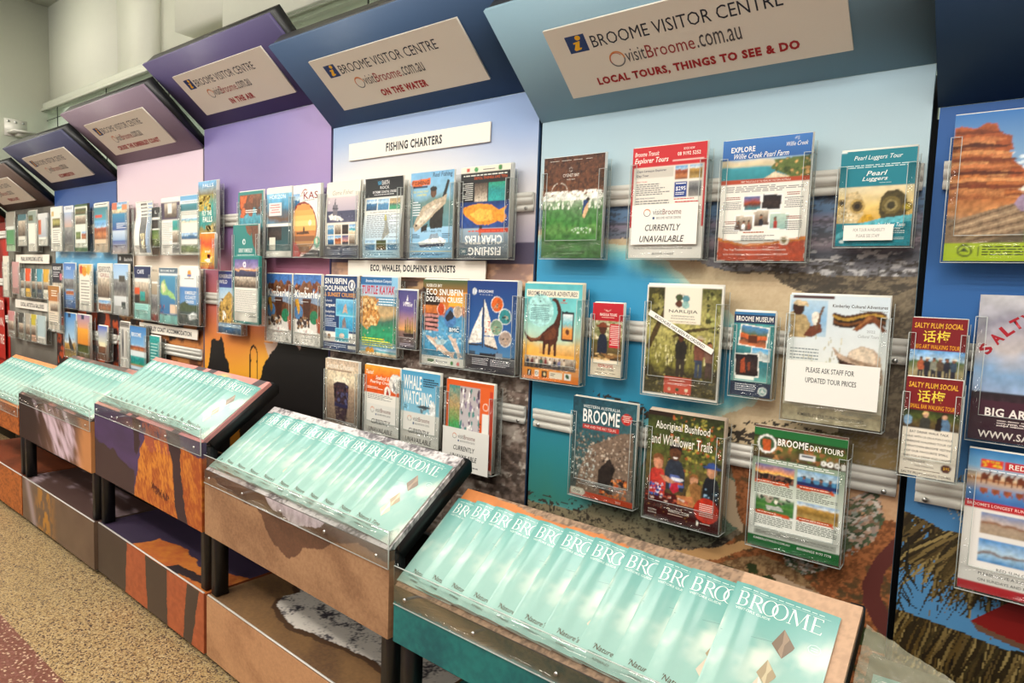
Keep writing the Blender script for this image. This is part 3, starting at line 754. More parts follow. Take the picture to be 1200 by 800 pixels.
def s_salmon(X, Y):
    C = mix(solid(X, 'cf8690'), solid(X, 'd8987a'), fbm(X * 3, Y * 3, 1))
    for a, b in ((.42, .50), (.54, .60), (.93, .99)):
        C = np.where(((X > a + (Y - .3) * .5) & (X < b + (Y - .3) * .5))[..., None], solid(X, '56494c'), C)  # grey slanting strips are shadows painted into the tray colour
    return mix(C, solid(X, 'f4c47a'), np.exp(-((X - .7) / .04) ** 2 - ((Y - .31) / .015) ** 2))


def s_foam(X, Y):
    return mix(solid(X, 'd8d2d2'), solid(X, '6a6468'), sst(.42, .68, .55 * fbm(X * 16, Y * 24, 1) + .45 * fbm(X * 150, Y * 150, 3, 2)))


def s_dirt(X, Y):
    x, y = jig(X, Y, .02, 12); C = mix(solid(X, 'a88a70'), solid(X, '6e5a4a'), sst(.35, .68, .4 * fbm(X * 40, Y * 50, 1) + .6 * fbm(X * 170, Y * 170, 3, 2)))
    return np.where(inside(x, y, [(-.1, .36), (.06, .34), (.3, .315), (.55, .31), (.72, .285), (.72, .26), (.4, .285), (-.1, .30)])[..., None], mix(solid(X, 'd68a4e'), solid(X, 'b86e3c'), fbm(X * 30, Y * 30, 2)), np.where((X > .8)[..., None], mix(C, solid(X, 'e0b898'), np.full(X.shape, .6)), C))


def f_local(X, Z):
    C = mix(solid(X, '217470'), solid(X, '17565a'), sst(.3, .75, .6 * fbm(X * 7, Z * 9, 1) + .4 * fbm(X * 80, Z * 80, 3))); return np.where((jig(X, Z, .01)[1] > -.825)[..., None], mix(solid(X, '5e5a46'), solid(X, '34453c'), sst(.3, .7, .6 * fbm(X * 8, Z * 12, 2) + .4 * fbm(X * 120, Z * 120, 3))), C)


def stand(x0, x1, y0, y1, zf, fas, base, btop, strip, label, side='8a8a8a'):
    """plinth, posts, printed fascia, sloping tray on black side beams, acrylic lip with screws"""
    W = 1.042
    yaw = math.atan2(y1 - y0, x1 - x0); s = empty('brochure_stand', (x0, y0, 0), (0, 0, yaw)); tag(s, label, 'brochure stand')
    RS = .0038 if x0 > -3.5 else .008; e = .003; zp = -1.168 + FZ; zq = -.932 + FZ; zt = zf + FZ; mb = MB(); py = .006
    paint(mb, (e, py, .028), (1, 0, 0), (0, 0, 1), W - 2 * e, zp - .028, RS, lambda x, z: base(x, z - FZ + .028))
    paint(mb, (e, py, zp), (1, 0, 0), (0, 1, 0), W - 2 * e, .33, RS, lambda x, y: btop(x, y))
    paint(mb, (W - e, py, .028), (0, 1, 0), (0, 0, 1),   .33, zp - .028, .02, lambda x, z: base(W + 0 * x, z - FZ + .028))
    mb.box((e, py + .001, .028), (W - e - .001, py +   .33, zp - .001), hx('3a3430')); po = mb.build('plinth', MURAL, s)
    mb = MB(); mb.box((e + .004, py + .001, zp + .0005), (W - e - .004, py + .007, zp + .004), (.62, .6, .56)); mb.build('edge_strip', PRINT, po)
    for x in (.06, W - .06):
        f = MB(); f.cyl((x, py + .05, 0), .022, 'z', .03, (0, 0, 0)); f.cyl((x, py + .28, 0), .022, 'z', .03, (0, 0, 0)); f.build('plinth_foot', BLACK, po)
    mb = MB(); mb.box((.012, .28, zp + .002), (W - .012, .30, zq + .16), (.02,) * 3); mb.build('back_board', BLACK, s)
    ang = math.atan2(.195, .265); TL = .333; WT = W - .008
    mb = MB(); paint(mb, (e, 0, zq), (1, 0, 0), (0, 0, 1), W - 2 * e, zt - zq, RS, lambda x, z: fas(x, z + zq - FZ))
    paint(mb, (W - e, 0, zq), (0, 1, 0), (0, 0, 1), .018, zt - zq, .006, lambda x, z: fas(W - .01 + 0 * x, z + zq - FZ))
    mb.box((e, .0005, zq), (W - e - .0005, .018, zt - .0005), hx('2a2624')); mb.build('fascia_panel', MURAL, s)
    tm = Matrix.Translation((0, .004, zt)) @ Matrix.Rotation(ang, 4, 'X')
    mb = MB(); paint(mb, (e, 0, 0), (1, 0, 0), (0, 1, 0), WT - 2 * e, TL, RS, lambda x, y: strip(x, y))
    paint(mb, (WT - e, 0, -.014), (0, 1, 0), (0, 0, 1), TL, .014, .007, lambda x, y: strip(WT - .02 + y, x))
    mb.box((e, .001, -.014), (WT - e - .0005, TL, -.0005), hx(side)); t = mb.build('sloping_tray', MURAL, s); t.matrix_local = tm
    for x in (.004, WT - .028):
        mb = MB(); mb.prism([(.022, -.062), (.022, -.0145), (TL + .012, -.0145), (TL + .02, -.035), (TL + .004, -.062)], x, x + .024, (.02,) * 3); b_ = mb.build('side_beam', BLACK, s); b_.matrix_local = tm
    for x in (.012, W - .052):
        mb = MB(); mb.box((x, .020, zp + .0045), (x + .036, .066, zt - .022)); mb.build('post', BLACK, s)
    mb = MB(); mb.box((.006, -.0055, zt - .045), (W - .001, -.0025, zt + .055)); mb.box((W - .0035, -.0025, zt - .045), (W - .0010, .03, zt + .055))
    lip = mb.build('acrylic_lip', ACR, s)
    mb = MB(); mb.box((.006, -.0056, zt + .0551), (W - .001, -.0024, zt + .0562)); mb.box((.006, -.0056, zt - .0462), (W - .001, -.0024, zt - .0451)); mb.box((W - .0026, -.0058, zt - .046), (W - .0009, -.0024, zt + .056)); mb.build('polished_edge', ACRE, lip)
    for k in range(5):
        q = MB(); q.cyl((.05 + k * (W - .1) / 4, -.0056, zt - .022), .0045, 'y', -.003, (.7,) * 3); q.build('lip_screw', STEEL, lip)
    return s, s.matrix_basis @ tm


# the visitors guide: letters with thick and thin strokes drawn as outlines
def serif(art, x, y, hgt, col):
    """the five-letter masthead; x, y top-left in %, hgt in %; letters keep their own proportions"""
    k = hgt; r = k * art.h / art.w; X = lambda a: x + a * r; Y = lambda b: y + (1 - b) * k
    box = lambda a0, b0, a1, b1: art.R(X(a0), Y(b1), X(a1), Y(b0), col)

    def arc(cx, cy, rx, ry, ix, iy, a0, a1, n=20):
        a = np.radians(np.linspace(a0, a1, n + 1)); o = [(X(cx + rx * math.cos(t)), Y(cy + ry * math.sin(t))) for t in a]; i = [(X(cx + ix * math.cos(t)), Y(cy + iy * math.sin(t))) for t in a]
        art._a(o + i, [(j, n + 1 + j, n + 2 + j, j + 1) for j in range(n)], hx(col))
    box(.08, 0, .19, 1); box(0, 0, .27, .03); box(0, .97, .27, 1)
    box(.15, .97, .36, 1); box(.15, .51, .36, .54); box(.15, 0, .36, .03)
    arc(.36, .755, .25, .245, .14, .215, -90, 90); arc(.36, .27, .30, .27, .18, .24, -90, 90)
    o = .78; box(o + .08, 0, o + .19, 1); box(o, 0, o + .27, .03); box(o, .97, o + .27, 1); box(o + .15, .97, o + .36, 1); box(o + .15, .49, o + .36, .52); arc(o + .36, .745, .27, .255, .15, .225, -90, 90)
    art.Q([(X(o + .28), Y(.5)), (X(o + .40), Y(.5)), (X(o + .84), Y(0)), (X(o + .70), Y(0))], col)
    for o in (1.94, 2.52):
        arc(o, .5, .46, .53, .35, .50, 0, 360, 36)
    o = 3.0; art.Q([(X(o + .10), Y(0)), (X(o + .14), Y(0)), (X(o + .24), Y(1)), (X(o + .18), Y(1))], col); box(o, 0, o + .24, .03); box(o + .08, .97, o + .26, 1)
    art.Q([(X(o + .16), Y(1)), (X(o + .30), Y(1)), (X(o + .66), Y(.12)), (X(o + .58), Y(0))], col); art.Q([(X(o + .60), Y(.02)), (X(o + .64), Y(.12)), (X(o + .99), Y(1)), (X(o + .94), Y(1))], col)
    art.Q([(X(o + .92), Y(1)), (X(o + 1.04), Y(1)), (X(o + 1.10), Y(0)), (X(o + .98), Y(0))], col); box(o + .90, 0, o + 1.18, .03); box(o + .92, .97, o + 1.13, 1)
    o = 4.28; box(o + .08, 0, o + .19, 1); box(o, 0, o + .62, .03); box(o, .97, o + .60, 1); box(o + .15, .5, o + .5, .53)
    art.Q([(X(o + .57), Y(.84)), (X(o + .6), Y(.84)), (X(o + .6), Y(1)), (X(o + .54), Y(1))], col); art.Q([(X(o + .56), Y(0)), (X(o + .62), Y(0)), (X(o + .66), Y(.18)), (X(o + .63), Y(.18))], col)


GW, GH = .197, .281


def guide_art():
    a = Art(GW, GH, '8fd0c8', curl=lambda x, y: 0 * x); a.items.clear()

    def bg(u, v):
        n = fbm(u * 2.6 + v * 1.6 + 3, v * 2.6 - u * .6 + 5, 2, 4); C = ramp(v, [(0, '64a6a1'), (.2, '76b1aa'), (.6, '97c0b6'), (1, '96bfb5')])
        return mix(C, np.broadcast_to(hx('dde6d8'), u.shape + (3,)), sst(.42, .68, n) * sst(.12, .35, v) * .95)  # printed cloud, paled further to paint in some of the cover sheen
    a.G(0, 0, 100, 100, bg, 64, 24)
    serif(a, 7, 6.2, 11.5, 'f6faf4'); a.L(8, 3.2, 92, 4.2, 1, 'd8f0ea', .5); a.R(7, 4.9, 93, 5.05, 'd8f0ea'); a.T('VISITORS GUIDE', 8, 19.2, 42, 21, 'f0f8f4')
    kite = lambda cx, cy, s_, c1, c2: (a.Q([(cx - 3 * s_, cy - 11 * s_), (cx + 10 * s_, cy - 1.0 * s_), (cx + 9 * s_, cy + 1.2 * s_), (cx + 2 * s_, cy + 9.5 * s_), (cx - 10 * s_, cy + 2 * s_), (cx - 9 * s_, cy)], c1),
                                       a.Q([(cx - 3 * s_, cy - 11 * s_), (cx + 4 * s_, cy - 5 * s_), (cx + 1 * s_, cy), (cx + 2 * s_, cy + 9.5 * s_), (cx - 3 * s_, cy + 5 * s_), (cx - 1 * s_, cy - 1 * s_)], c2))
    a.Q([(2, 39.6), (52, 34.4), (52, 34.6), (2, 39.9)], '6a8a84'); kite(60, 34, 1.0, '7d6a58', '9c8670'); kite(54, 57, .85, 'ab9a7c', 'cbbd9c'); kite(51, 70, .85, 'd8c8b4', 'f2e8da')
    for j in range(8):
        a.Q([(86 + 6 * math.cos(j * .785), 29 + 3.4 * math.sin(j * .785)), (86 + 6 * math.cos(j * .785 + .8), 29 + 3.4 * math.sin(j * .785 + .8)), (86 + 5.5 * math.cos(j * .785 + .8), 29 + 3.0 * math.sin(j * .785 + .8)), (86 + 5.5 * math.cos(j * .785), 29 + 3.0 * math.sin(j * .785))], 'd6efe8')
    a.L(83, 28, 89, 31, 2, 'd6efe8')
    a.T("'Nature's Time", 17, 84, 62, 88.4, '5a4a38', .3, .3); a.T('EXPERIENCE THE KIMBERLEY', 14, 90.6, 66, 92.4, '5a5548'); a.T('KIMBERLEY COAST', 22, 94, 54, 95.8, '5a5548')
    return a


GA = guide_art()
GT = .0036


def guide_meshes(lift, p):
    """cover and pages; the spine edge rides on its neighbour: profile falls from lift to 0 with a gentle bow"""
    def hgt(x):               # underside
        t = x / GW; return lift * (.8 * (1 - t) + .2 * (1 - t * t))

    def hct(x):               # cover: rounded at the spine, bulging a little where nothing lies on it
        return hgt(x) - .0008 * np.exp(-x / .0018) + .0030 * np.sin(np.pi * np.clip(x / p, 0, 1)) ** 2
    cv = MB(); top = GT
    GA.onto(cv, lambda x, y, z: np.stack([x, y, hct(x) + top + z], -1), .000012)
    one = lambda u, v: np.broadcast_to(hx('4a9690'), u.shape + (3,))  # spine teal darkened, its shading is put into the colour
    cv.grid(lambda u, v: np.stack([u * GW * 0, v * GH, hgt(0 * u) + u * (top - .0008)], -1), 1, 8, one)
    pg = MB(); pc = lambda u, v: mix(np.broadcast_to(hx('e2ddd0'), u.shape + (3,)), np.broadcast_to(hx('a9a69c'), u.shape + (3,)), (np.floor(v * 9) % 2) * .5)
    pg.grid(lambda u, v: np.stack([.001 + u * (GW - .001), 0 * u, hgt(.001 + u * (GW - .001)) + v * (top - .0002)], -1), 14, 9, pc)
    pg.grid(lambda u, v: np.stack([.001 + u * (GW - .001), 0 * u + GH, hgt(.001 + u * (GW - .001)) + v * (top - .0002)], -1), 14, 3, pc)
    pg.grid(lambda u, v: np.stack([0 * u + GW, u * GH, hgt(GW + 0 * u) + v * (top - .0002)], -1), 6, 4, pc)
    pg.grid(lambda u, v: np.stack([u * GW, v * GH, hgt(u * GW)], -1), 14, 4, lambda u, v: np.broadcast_to(hx('c8e0da'), u.shape + (3,)))
    return cv.mesh('guide_cover', GLOSSY, True), pg.mesh('guide_pages', PRINT)


ORD = ['first', 'second', 'third', 'fourth', 'fifth', 'sixth', 'seventh', 'eighth', 'ninth', 'tenth', 'eleventh', 'twelfth', 'thirteenth', 'fourteenth', 'fifteenth', 'sixteenth']


def guides(TM, x0, xs, what, group):
    p = min(b_ - a_ for a_, b_ in zip(xs, xs[1:])); L_ = GT * 1.6 * GW / p; lifts = [0.0002, L_, L_, L_]
    ms = [guide_meshes(l, p) for l in lifts]; n = len(xs); proto = None
    for k, x in enumerate(xs):
        cm, pm = ms[min(k, 3)]
        o = empty('visitor_guide'); o.matrix_world = TM @ Matrix.Translation((x - x0 - .006, .0115 + random.uniform(0, .003), .0008)) @ Matrix.Rotation(random.uniform(-.004, .004), 4, 'Z')
        link_part = lambda nm, me: link(bpy.data.objects.new(nm, me), o)
        link_part('cover', cm); link_part('page_block', pm)
        e = n - 1 - k
        lab = ('topmost teal visitor guide, ' + ('' if what == 'brown stand' else 'cover fully shown, ') + 'on the ' + what) if e == 0 else ('%s teal visitor guide under the topmost one on the %s' % (ORD[e - 1], what))
        tag(o, lab, 'guide booklet', group)


lin_xs = lambda a, b, n: [a + (b - a) * k / (n - 1) for k in range(n)]
S, TM = stand(-1.05, 0, -.572, -.592, -.782, f_local, s_sand('2a6a64', '1c4a46'), s_sand('1e5a58', '2a6a64'), s_dirt, 'low stand with teal fascia holding the largest fan of guides')
guides(TM, -1.05, [-1.045, -.964, -.898, -.825, -.748, -.67, -.583, -.492, -.409, -.337, -.24], 'teal fascia stand', 'guides on the teal stand')
S, TM = stand(-2.1, -1.05, -.536, -.578, -.695, f_water, s_sand('b98c66', '94694a'), t_water, s_foam, 'stand with a sand and sea foam print and a wide brown fascia')
guides(TM, -2.1, [-2.086, -2.02, -1.945, -1.86, -1.77, -1.67, -1.586, -1.501, -1.426, -1.347, -1.266], 'sand print stand', 'guides on the sand print stand')
S, TM = stand(-3.15, -2.1, -.516, -.54, -.602, f_air, b_air, t_air, s_salmon, 'tallest stand with a purple and orange grass print and dark trunks')
guides(TM, -3.15, lin_xs(-3.132, -2.315, 15), 'orange grass print stand', 'guides on the orange grass stand')
S, TM = stand(-4.2, -3.15, -.52, -.528, -.69, f_pink, b_pink, t_pink, lambda X, Y: mix(solid(X, '5c4e48'), solid(X, 'b07a70'), sst(.5, .7, fbm(X * 10, Y * 14, 1))), 'stand with a misty waterfall print on a dark brown fascia')
guides(TM, -4.2, lin_xs(-4.183, -3.365, 14), 'waterfall print stand', 'guides on the waterfall stand')
S, TM = stand(-5.25, -4.2, -.52, -.52, -.782, orange, orange, s_sand('8a4426', '5a2c18'), s_sand('e09a62', 'c87a44'), 'stand with an orange bark print at the far end of the aisle')
guides(TM, -5.25, lin_xs(-5.233, -4.415, 13), 'orange bark print stand', 'guides on the orange bark stand')
S, TM = stand(0, 1.05, -.592, -.60, -.868, s_sand('8a6a3c', '4a3820'), s_sand('5a4426', '3a2c18'), s_sand('5a4426', '3a2c18'), s_sand('4a4630', '2c2a1c'), 'brown stand below the deep blue bay, mostly out of view')
guides(TM, 0, lin_xs(.02, .30, 4), 'brown stand', 'guides on the brown stand')

# crumpled clear film lying over the end of the brown stand
mb = MB(); rr = np.random.RandomState(3)
mb.grid(lambda u, v: np.stack([.0 + u * .34 - .02, .19 + v * .15 - u * .13, .024 + .016 * fbm(u * 9, v * 6, 2) + .012 * fbm(u * 26, v * 15, 3)], -1), 60, 30, lambda u, v: np.broadcast_to(hx('b8b49a'), u.shape + (3,)))
FILM = bpy.data.materials.new('crumpled_film'); FILM.use_nodes = True; n_ = FILM.node_tree.nodes; l_ = FILM.node_tree.links; n_['Principled BSDF'].inputs['Roughness'].default_value = .18; n_['Principled BSDF'].inputs['Base Color'].default_value = (*hx('b4b096'), 1); n_['Principled BSDF'].inputs['Alpha'].default_value = .38
tn = n_.new('ShaderNodeTexNoise'); tn.inputs['Scale'].default_value = 30; bp_ = n_.new('ShaderNodeBump'); bp_.inputs['Strength'].default_value = .4; l_.new(tn.outputs['Fac'], bp_.inputs['Height']); l_.new(bp_.outputs[0], n_['Principled BSDF'].inputs['Normal'])
fo = mb.build('protective_film', FILM, None, True); fo.matrix_world = TM @ Matrix.Translation((.014, .02, .016)); tag(fo, 'crumpled clear plastic film lying over the guides of the brown stand', 'plastic film')

# ------------------------------------------------------------------ holders and brochures
HOLD = {}


def holder_meshes(w, h, d):
    """clear pocket: back plate, sides, floor and a front cut to a U; returns pocket, polished edges, wall clip"""
    k = (w, h, d)
    if k in HOLD:
        return HOLD[k]
    ow = w / 2 + .0045; t = .0022; fh = h * .86; lipz = min(.055, h * .2); sw = .020 if w > .12 else .014
    p = MB(); p.box((-ow, -t, 0), (ow, 0, h * .97)); p.box((-ow, -d, 0), (-ow + t, -t, fh)); p.box((ow - t, -d, 0), (ow, -t, fh))
    p.box((-ow + t, -d + t, 0), (ow - t, -t, t)); p.box((-ow + t, -d, 0), (ow - t, -d + t, lipz)); p.box((-ow + t, -d, lipz), (-ow + sw, -d + t, fh)); p.box((ow - sw, -d, lipz), (ow - t, -d + t, fh))
    e = MB(); E_ = .0012
    e.box((-ow - .0002, -d - .0002, 0), (-ow + E_, -d + E_, fh)); e.box((ow - E_, -d - .0002, 0), (ow + .0002, -d + E_, fh)); e.box((ow - E_, -E_, 0), (ow + .0002, .0001, h * .97))
    e.box((-ow + sw, -d - .0002, lipz), (ow - sw, -d + E_, lipz + E_)); e.box((-ow + sw - E_, -d - .0002, lipz), (-ow + sw, -d + E_, fh)); e.box((ow - sw, -d - .0002, lipz), (ow - sw + E_, -d + E_, fh))
    e.box((-ow, -d - .0002, -.0003), (ow, -d + .002, .0012)); e.box((ow - .002, -d, -.0003), (ow + .0002, 0, .0012)); e.box((ow - sw, -d - .0002, fh), (ow, -d + E_, fh + E_)); e.box((ow - E_, -d, fh), (ow + .0002, 0, fh + E_)); e.box((-ow, -d - .0002, fh), (-ow + sw, -d + E_, fh + E_))
    c = MB(); c.box((-min(.06, ow * .7), .0002, h * .50), (min(.06, ow * .7), .0015, h * .62))
    HOLD[k] = (p.mesh('pocket', ACR), e.mesh('pocket_edge', ACRE), c.mesh('clip', ACR)); return HOLD[k]


SIZES = {'A4': (.210, .297), 'A5': (.148, .210), 'DL': (.099, .210)}
NB = [0]


def holder(x, zb, w, h, label, y=-.020, d=.036, group=None):
    o = empty('brochure_holder', (x, y, zb + FZ - .004)); tag(o, label, 'brochure holder', group)
    a, b, c = holder_meshes(round(w, 3), round(h, 3), d)
    po = link(bpy.data.objects.new('pocket', a), o); link(bpy.data.objects.new('polished_edge', b), po); link(bpy.data.objects.new('mounting_clip', c), o)
    return o


def rack(x, zb, size, art, desc, place, n=1, t=.004, y=-.020, lean=.0, short=None, dx=0, edge='e9e6dc', hold=True, d=.036, spare=None):
    """a holder with its front brochure and n spare copies behind it"""
    w, h = art.w, art.h
    short = short or desc
    if hold:
        holder(x, zb, w, h, 'clear holder carrying the ' + short, y, d)
    me = sheet_mesh(art, t, edge)
    yf = y - d + .0028 + .002
    o = bpy.data.objects.new('brochure', me); link(o); o.location = (x + dx, yf, zb + FZ); o.rotation_euler = (lean, 0, 0); tag(o, (desc + ' ' + place).strip() if len((desc + ' ' + place).split()) <= 16 else desc, 'brochure')
    if n:
        if spare is None:
            sp = MB(); sp.box((-w / 2, 0, 0), (w / 2, t * .9, h), hx(edge)); spm = sp.mesh('spare_sheet', PRINT)
        else:
            spm = sheet_mesh(spare, t * .9, edge)
        for k in range(n):
            q = bpy.data.objects.new('brochure', spm); link(q); q.location = (x + dx + random.uniform(-.0012, .0016), yf + (k + 1) * (t + .0006) + .001 + (.010 if art.curl else 0), zb + FZ + random.uniform(.001, .006)); q.rotation_euler = (lean, 0, 0)
            tag(q, ('spare copy' if n == 1 else 'one of the spare copies') + ' kept behind the ' + short, 'brochure', 'spares of the ' + short if n > 1 else None)
    return o


def slip(x, z, w, h, art, label, y, rot=0, cat='notice card'):
    me = sheet_mesh(art, .0006); o = bpy.data.objects.new('notice_card', me); link(o); o.location = (x, y, z + FZ); o.rotation_euler = (0, rot, 0); tag(o, label, cat); return o


def sign(x0, x1, z0, z1, text, label, tw=.8, col='161d26', y=-.0225):
    a = Art(x1 - x0, z1 - z0, 'efe9de'); a.T(text, 50 - tw * 50, 26, 50 + tw * 50, 76, col, 4)
    me = sheet_mesh(a, .006, 'e4ddcf'); o = bpy.data.objects.new('section_sign', me); link(o); o.location = ((x0 + x1) / 2, y, z0 + FZ); tag(o, label, 'sign'); return o


R1, R2, R3 = .092, -.278, -.614     # bottoms of the three rows
A4, A5, DL = SIZES['A4'], SIZES['A5'], SIZES['DL']
N = lambda s, paper='f1eee4', curl=None, cap=0: Art(*SIZES[s], paper, curl, cap or {'A4': 96, 'A5': 80, 'DL': 54}[s])

# ---- pale blue bay
a = N('A4'); a.PH(0, 0, 100, 40, 'pebble', 40, .9, 9); a.BL(0, 0, 100, 34, 260, ['4a2818', '8a5a3a', '6a3a24'], (.5, 1.3))
a.PH(0, 38, 100, 100, 'greensea', 40, .55, 7, .14); a.BL(0, 34, 100, 43, 120, ['e8e6da', 'f4f2ea'], (1.5, 5), .9); a.BL(2, 42, 98, 52, 60, ['dfe6d4'], (.6, 2.4), 2.2)
a.BL(50, 70, 85, 76, 30, ['cfe0cc'], (.6, 2.2), .6); a.ring(28, 35, 14, 'd8cfc0', .94, a0=180, a1=360); a.Q([(68, 44), (75, 42), (77, 50), (72, 57), (67, 56)], '1e3a6a'); a.Q([(71, 50), (77, 46), (77, 54), (71, 61), (68, 60)], 'e0b88a'); a.E(76, 43, 2.6, '2a2018')
for k in range(4):
    a.L(10 + 20 * k, 3.6, 26 + 20 * k, 4.6, 1, 'e8e0d4')
a.ring(46, 13, 3, 'e8e0d4', .8); a.T('CYGNET BAY', 33, 17, 60, 20, 'f0e8dc'); a.T('PEARL FARM', 40, 22, 53, 23.2, 'e0d8cc'); a.T('TOURS | STAY | DINE', 20, 93, 74, 95.2, '1c2a1a', .5); a.T('PURE & UNTOUCHED', 33, 96.4, 62, 98, '1c2a1a')
rack(-.889, R1, 'A4', a, 'aerial print brochure, brown pebbles above green surf and a surfer', 'in the pale blue bay', 2, short='brown and green surf brochure', edge='f2f2ee')

a = N('A4', 'ece6da'); a.R(0, 0, 100, 18, 'c8222a'); a.R(97, 18, 100, 100, 'c8222a'); a.R(0, 18, 3, 100, 'c8222a'); a.T('Broome Transit', 3, 4, 37, 8, 'f6efe6', .8, .25); a.T('Explorer Tours', 3, 9.5, 50, 15.6, 'fbf4ea', 1.2, .3); a.T('BOOK NOW', 70, 3.4, 84, 5.4, 'fbf4ea'); a.T('08 9192 5252', 62, 7, 92, 10.2, 'fbf4ea', 1); a.R(56, 13.6, 96, 14.1, 'fbf4ea')
a.R(5, 19, 58, 28, 'cfc9bd'); a.T('Cape Leveque Explorer', 7, 20.4, 48, 23, '2a3450', .6); a.T('Day Tour', 7, 24.4, 24, 27, '2a3450', .6); a.PH(60, 19, 77, 31, 'cliff', 14); a.PH(79, 19, 95, 31, 'gold', 14); a.R(60, 33, 77, 46, '22408a'); a.T('$295', 62, 37, 75, 41, 'ffffff', 1); a.L(62, 34, 75, 36, 1, 'ffffff'); a.L(62, 42, 75, 45, 2, 'ffffff'); a.PH(79, 33, 95, 46, 'grey', 14)
a.T('DAILY TOURS', 7, 30.5, 22, 31.6, 'c8222a'); a.L(7, 33, 54, 44, 6); a.L(60, 47.5, 95, 49, 1, 'c8222a'); a.L(62, 50, 93, 58, 4, 'c8222a', al=1); a.T('AND MORE INCLUSIONS', 7, 45.4, 34, 46.6, '44506a'); a.L(7, 48, 54, 78, 14)
a.R(0, 72, 100, 100, 'efece4'); a.T('For further information please enquire to staff at desk', 8, 90.5, 88, 92.2, '3a3a3a'); a.T('BROOME TRANSIT', 34, 95, 64, 97, '4a4a4a')
rack(-.589, R1, 'A4', a, 'red and cream tour sheet half covered by a white notice', 'in the pale blue bay', 2, short='red bordered tour sheet', d=.04)
c = Art(.188, .106, 'f1eee6'); c.notice(0, 0, 100, 100, 'f1eee6')
slip(-.590, .128, .188, .106, c, 'white notice card in front of the red bordered tour sheet', -.0635)

a = N('A4', 'f0ece2'); a.R(0, 0, 100, 17, '3d78c0', '2f62a6'); a.T('EXPLORE', 10, 6, 38, 10.4, 'f8f6f0', 2); a.T('Willie Creek Pearl Farm', 14, 11.4, 76, 15.8, 'f8f6f0', .3, .4); a.T('Willie Creek', 73, 5.4, 96, 8.8, 'f8f6f0', 0, .4); a.ring(84, 3.4, 2.2, 'f8f6f0', .8)
a.PH(0, 17, 100, 33, [(0, '9fc0d8'), (.15, 'e0d0b0'), (.35, 'd8c8a0'), (.45, '3f9aa8'), (1, '2f8a94')], 26, .2, 4, .12, -.2); a.Q([(60, 18), (100, 17), (100, 33), (80, 33), (66, 28), (56, 25), (62, 21)], '5a6a34'); a.BL(62, 18, 100, 33, 40, ['3f5226', '8a8048', 'd0a060'], (1, 3)); a.Q([(50, 33), (62, 28), (80, 33)], 'e0d0b0')
a.R(0, 33, 100, 36.6, 'b4482a'); a.T('MEET THE LOCALS OF THE PEARL BAY WESTERN AUSTRALIA', 24, 34.2, 80, 35.6, 'f4e8dc'); a.L(6, 38.5, 94, 44, 4); a.L(6, 47, 24, 50, 2, '9a5a4a', al=1); a.L(4, 51, 26, 58, 6, al=1); a.L(74, 45, 94, 48, 2, '9a5a4a', al=1); a.L(75, 49, 95, 58, 6, al=1); a.L(6, 67, 22, 70, 2, '9a5a4a', al=1); a.L(5, 71, 24, 78, 5, al=1); a.L(78, 64, 94, 67, 2, '9a5a4a', al=1); a.L(77, 68, 95, 76, 5, al=1)
a.PH(29, 47, 48, 58, [(0, '4a70a8'), (.45, 'a84a2a'), (.6, '6a3020'), (1, '3a8a90')], 14, .4, frame='ffffff', rot=-3); a.PH(50, 46.4, 71, 58, 'night', 14, .8, frame='ffffff', rot=4); a.PH(20, 63, 40, 75, 'room', 14, .5, frame='ffffff', rot=4)
for q in range(3):
    a.person(24 + 6 * q, 74, 7, ['4a3a34', 'f0f0f0', '8a4a3a'][q])
a.PH(42, 59, 58, 71, 'room', 12, .3, frame='ffffff', rot=-4); a.person(50, 71, 9, '22222a', 'b07a5a'); a.PH(60, 62, 80, 74, [(0, 'bcd0c0'), (1, '8ab0a8')], 10, .2, frame='ffffff', rot=3); a.person(66, 73.5, 9, 'a8342a', '7a4a34')
a.L(30, 76, 54, 78, 1, 'b0603a'); a.L(28, 79, 66, 84, 4); a.Q([(0, 80), (30, 86), (60, 85), (100, 80), (100, 90), (0, 90)], 'd8843a'); a.Q([(0, 83), (30, 88), (60, 87), (100, 83), (100, 100), (0, 100)], 'b4482a'); a.E(77, 83.5, 5.4, 'f0e6d4'); a.E(77, 83, 3.2, '8a7a54'); a.T('The Top Tourist Attraction in Western Australia', 8, 90, 80, 92, 'f8e8dc', .6); a.T('BOOK YOUR TOUR NOW', 8, 94, 34, 95.4, 'f8e8dc'); a.T('williecreekpearls.com.au | 08 9192 0000', 36, 94, 82, 95.6, 'f8e8dc')
rack(-.339, R1 - .006, 'A4', a, 'pearl farm sheet with a blue coast header and a rust base band', 'in the pale blue bay', 2, short='blue and rust pearl farm sheet')

a = N('A5', '1f8796'); a.R(0, 0, 100, 38, '1f8292', '1a7f90'); a.T('Pearl Luggers Tour', 18, 5, 82, 11, 'f0f6f4', .3, .3); a.L(8, 15, 92, 19, 2, 'cfe6e6', al=1); a.T('Pearl', 36, 21.5, 64, 26.5, 'f4f8f4', 1, .3); a.T('Luggers', 31, 27.5, 65, 33, 'f4f8f4', 1, .3); a.L(54, 34, 70, 35, 1, 'cfe6e6')
a.PH(0, 38, 100, 76, [(0, 'e4d6b0'), (.5, 'e8c878'), (1, 'd0a040')], 20, .15, 4); a.Q([(6, 56), (12, 44), (26, 42), (34, 50), (36, 66), (28, 76), (2, 76), (0, 66)], 'cfb888'); a.E(27, 58, 11, 'b89a5a'); a.E(27, 58, 7.6, '5a4826'); a.E(27, 58, 4.2, '2a2216'); a.E(5, 54, 6, '9a8048'); a.E(5, 54, 3.6, '3a2e1a'); a.BL(4, 60, 24, 74, 24, ['f0e4c4', '9a7e48'], (1, 2.4))
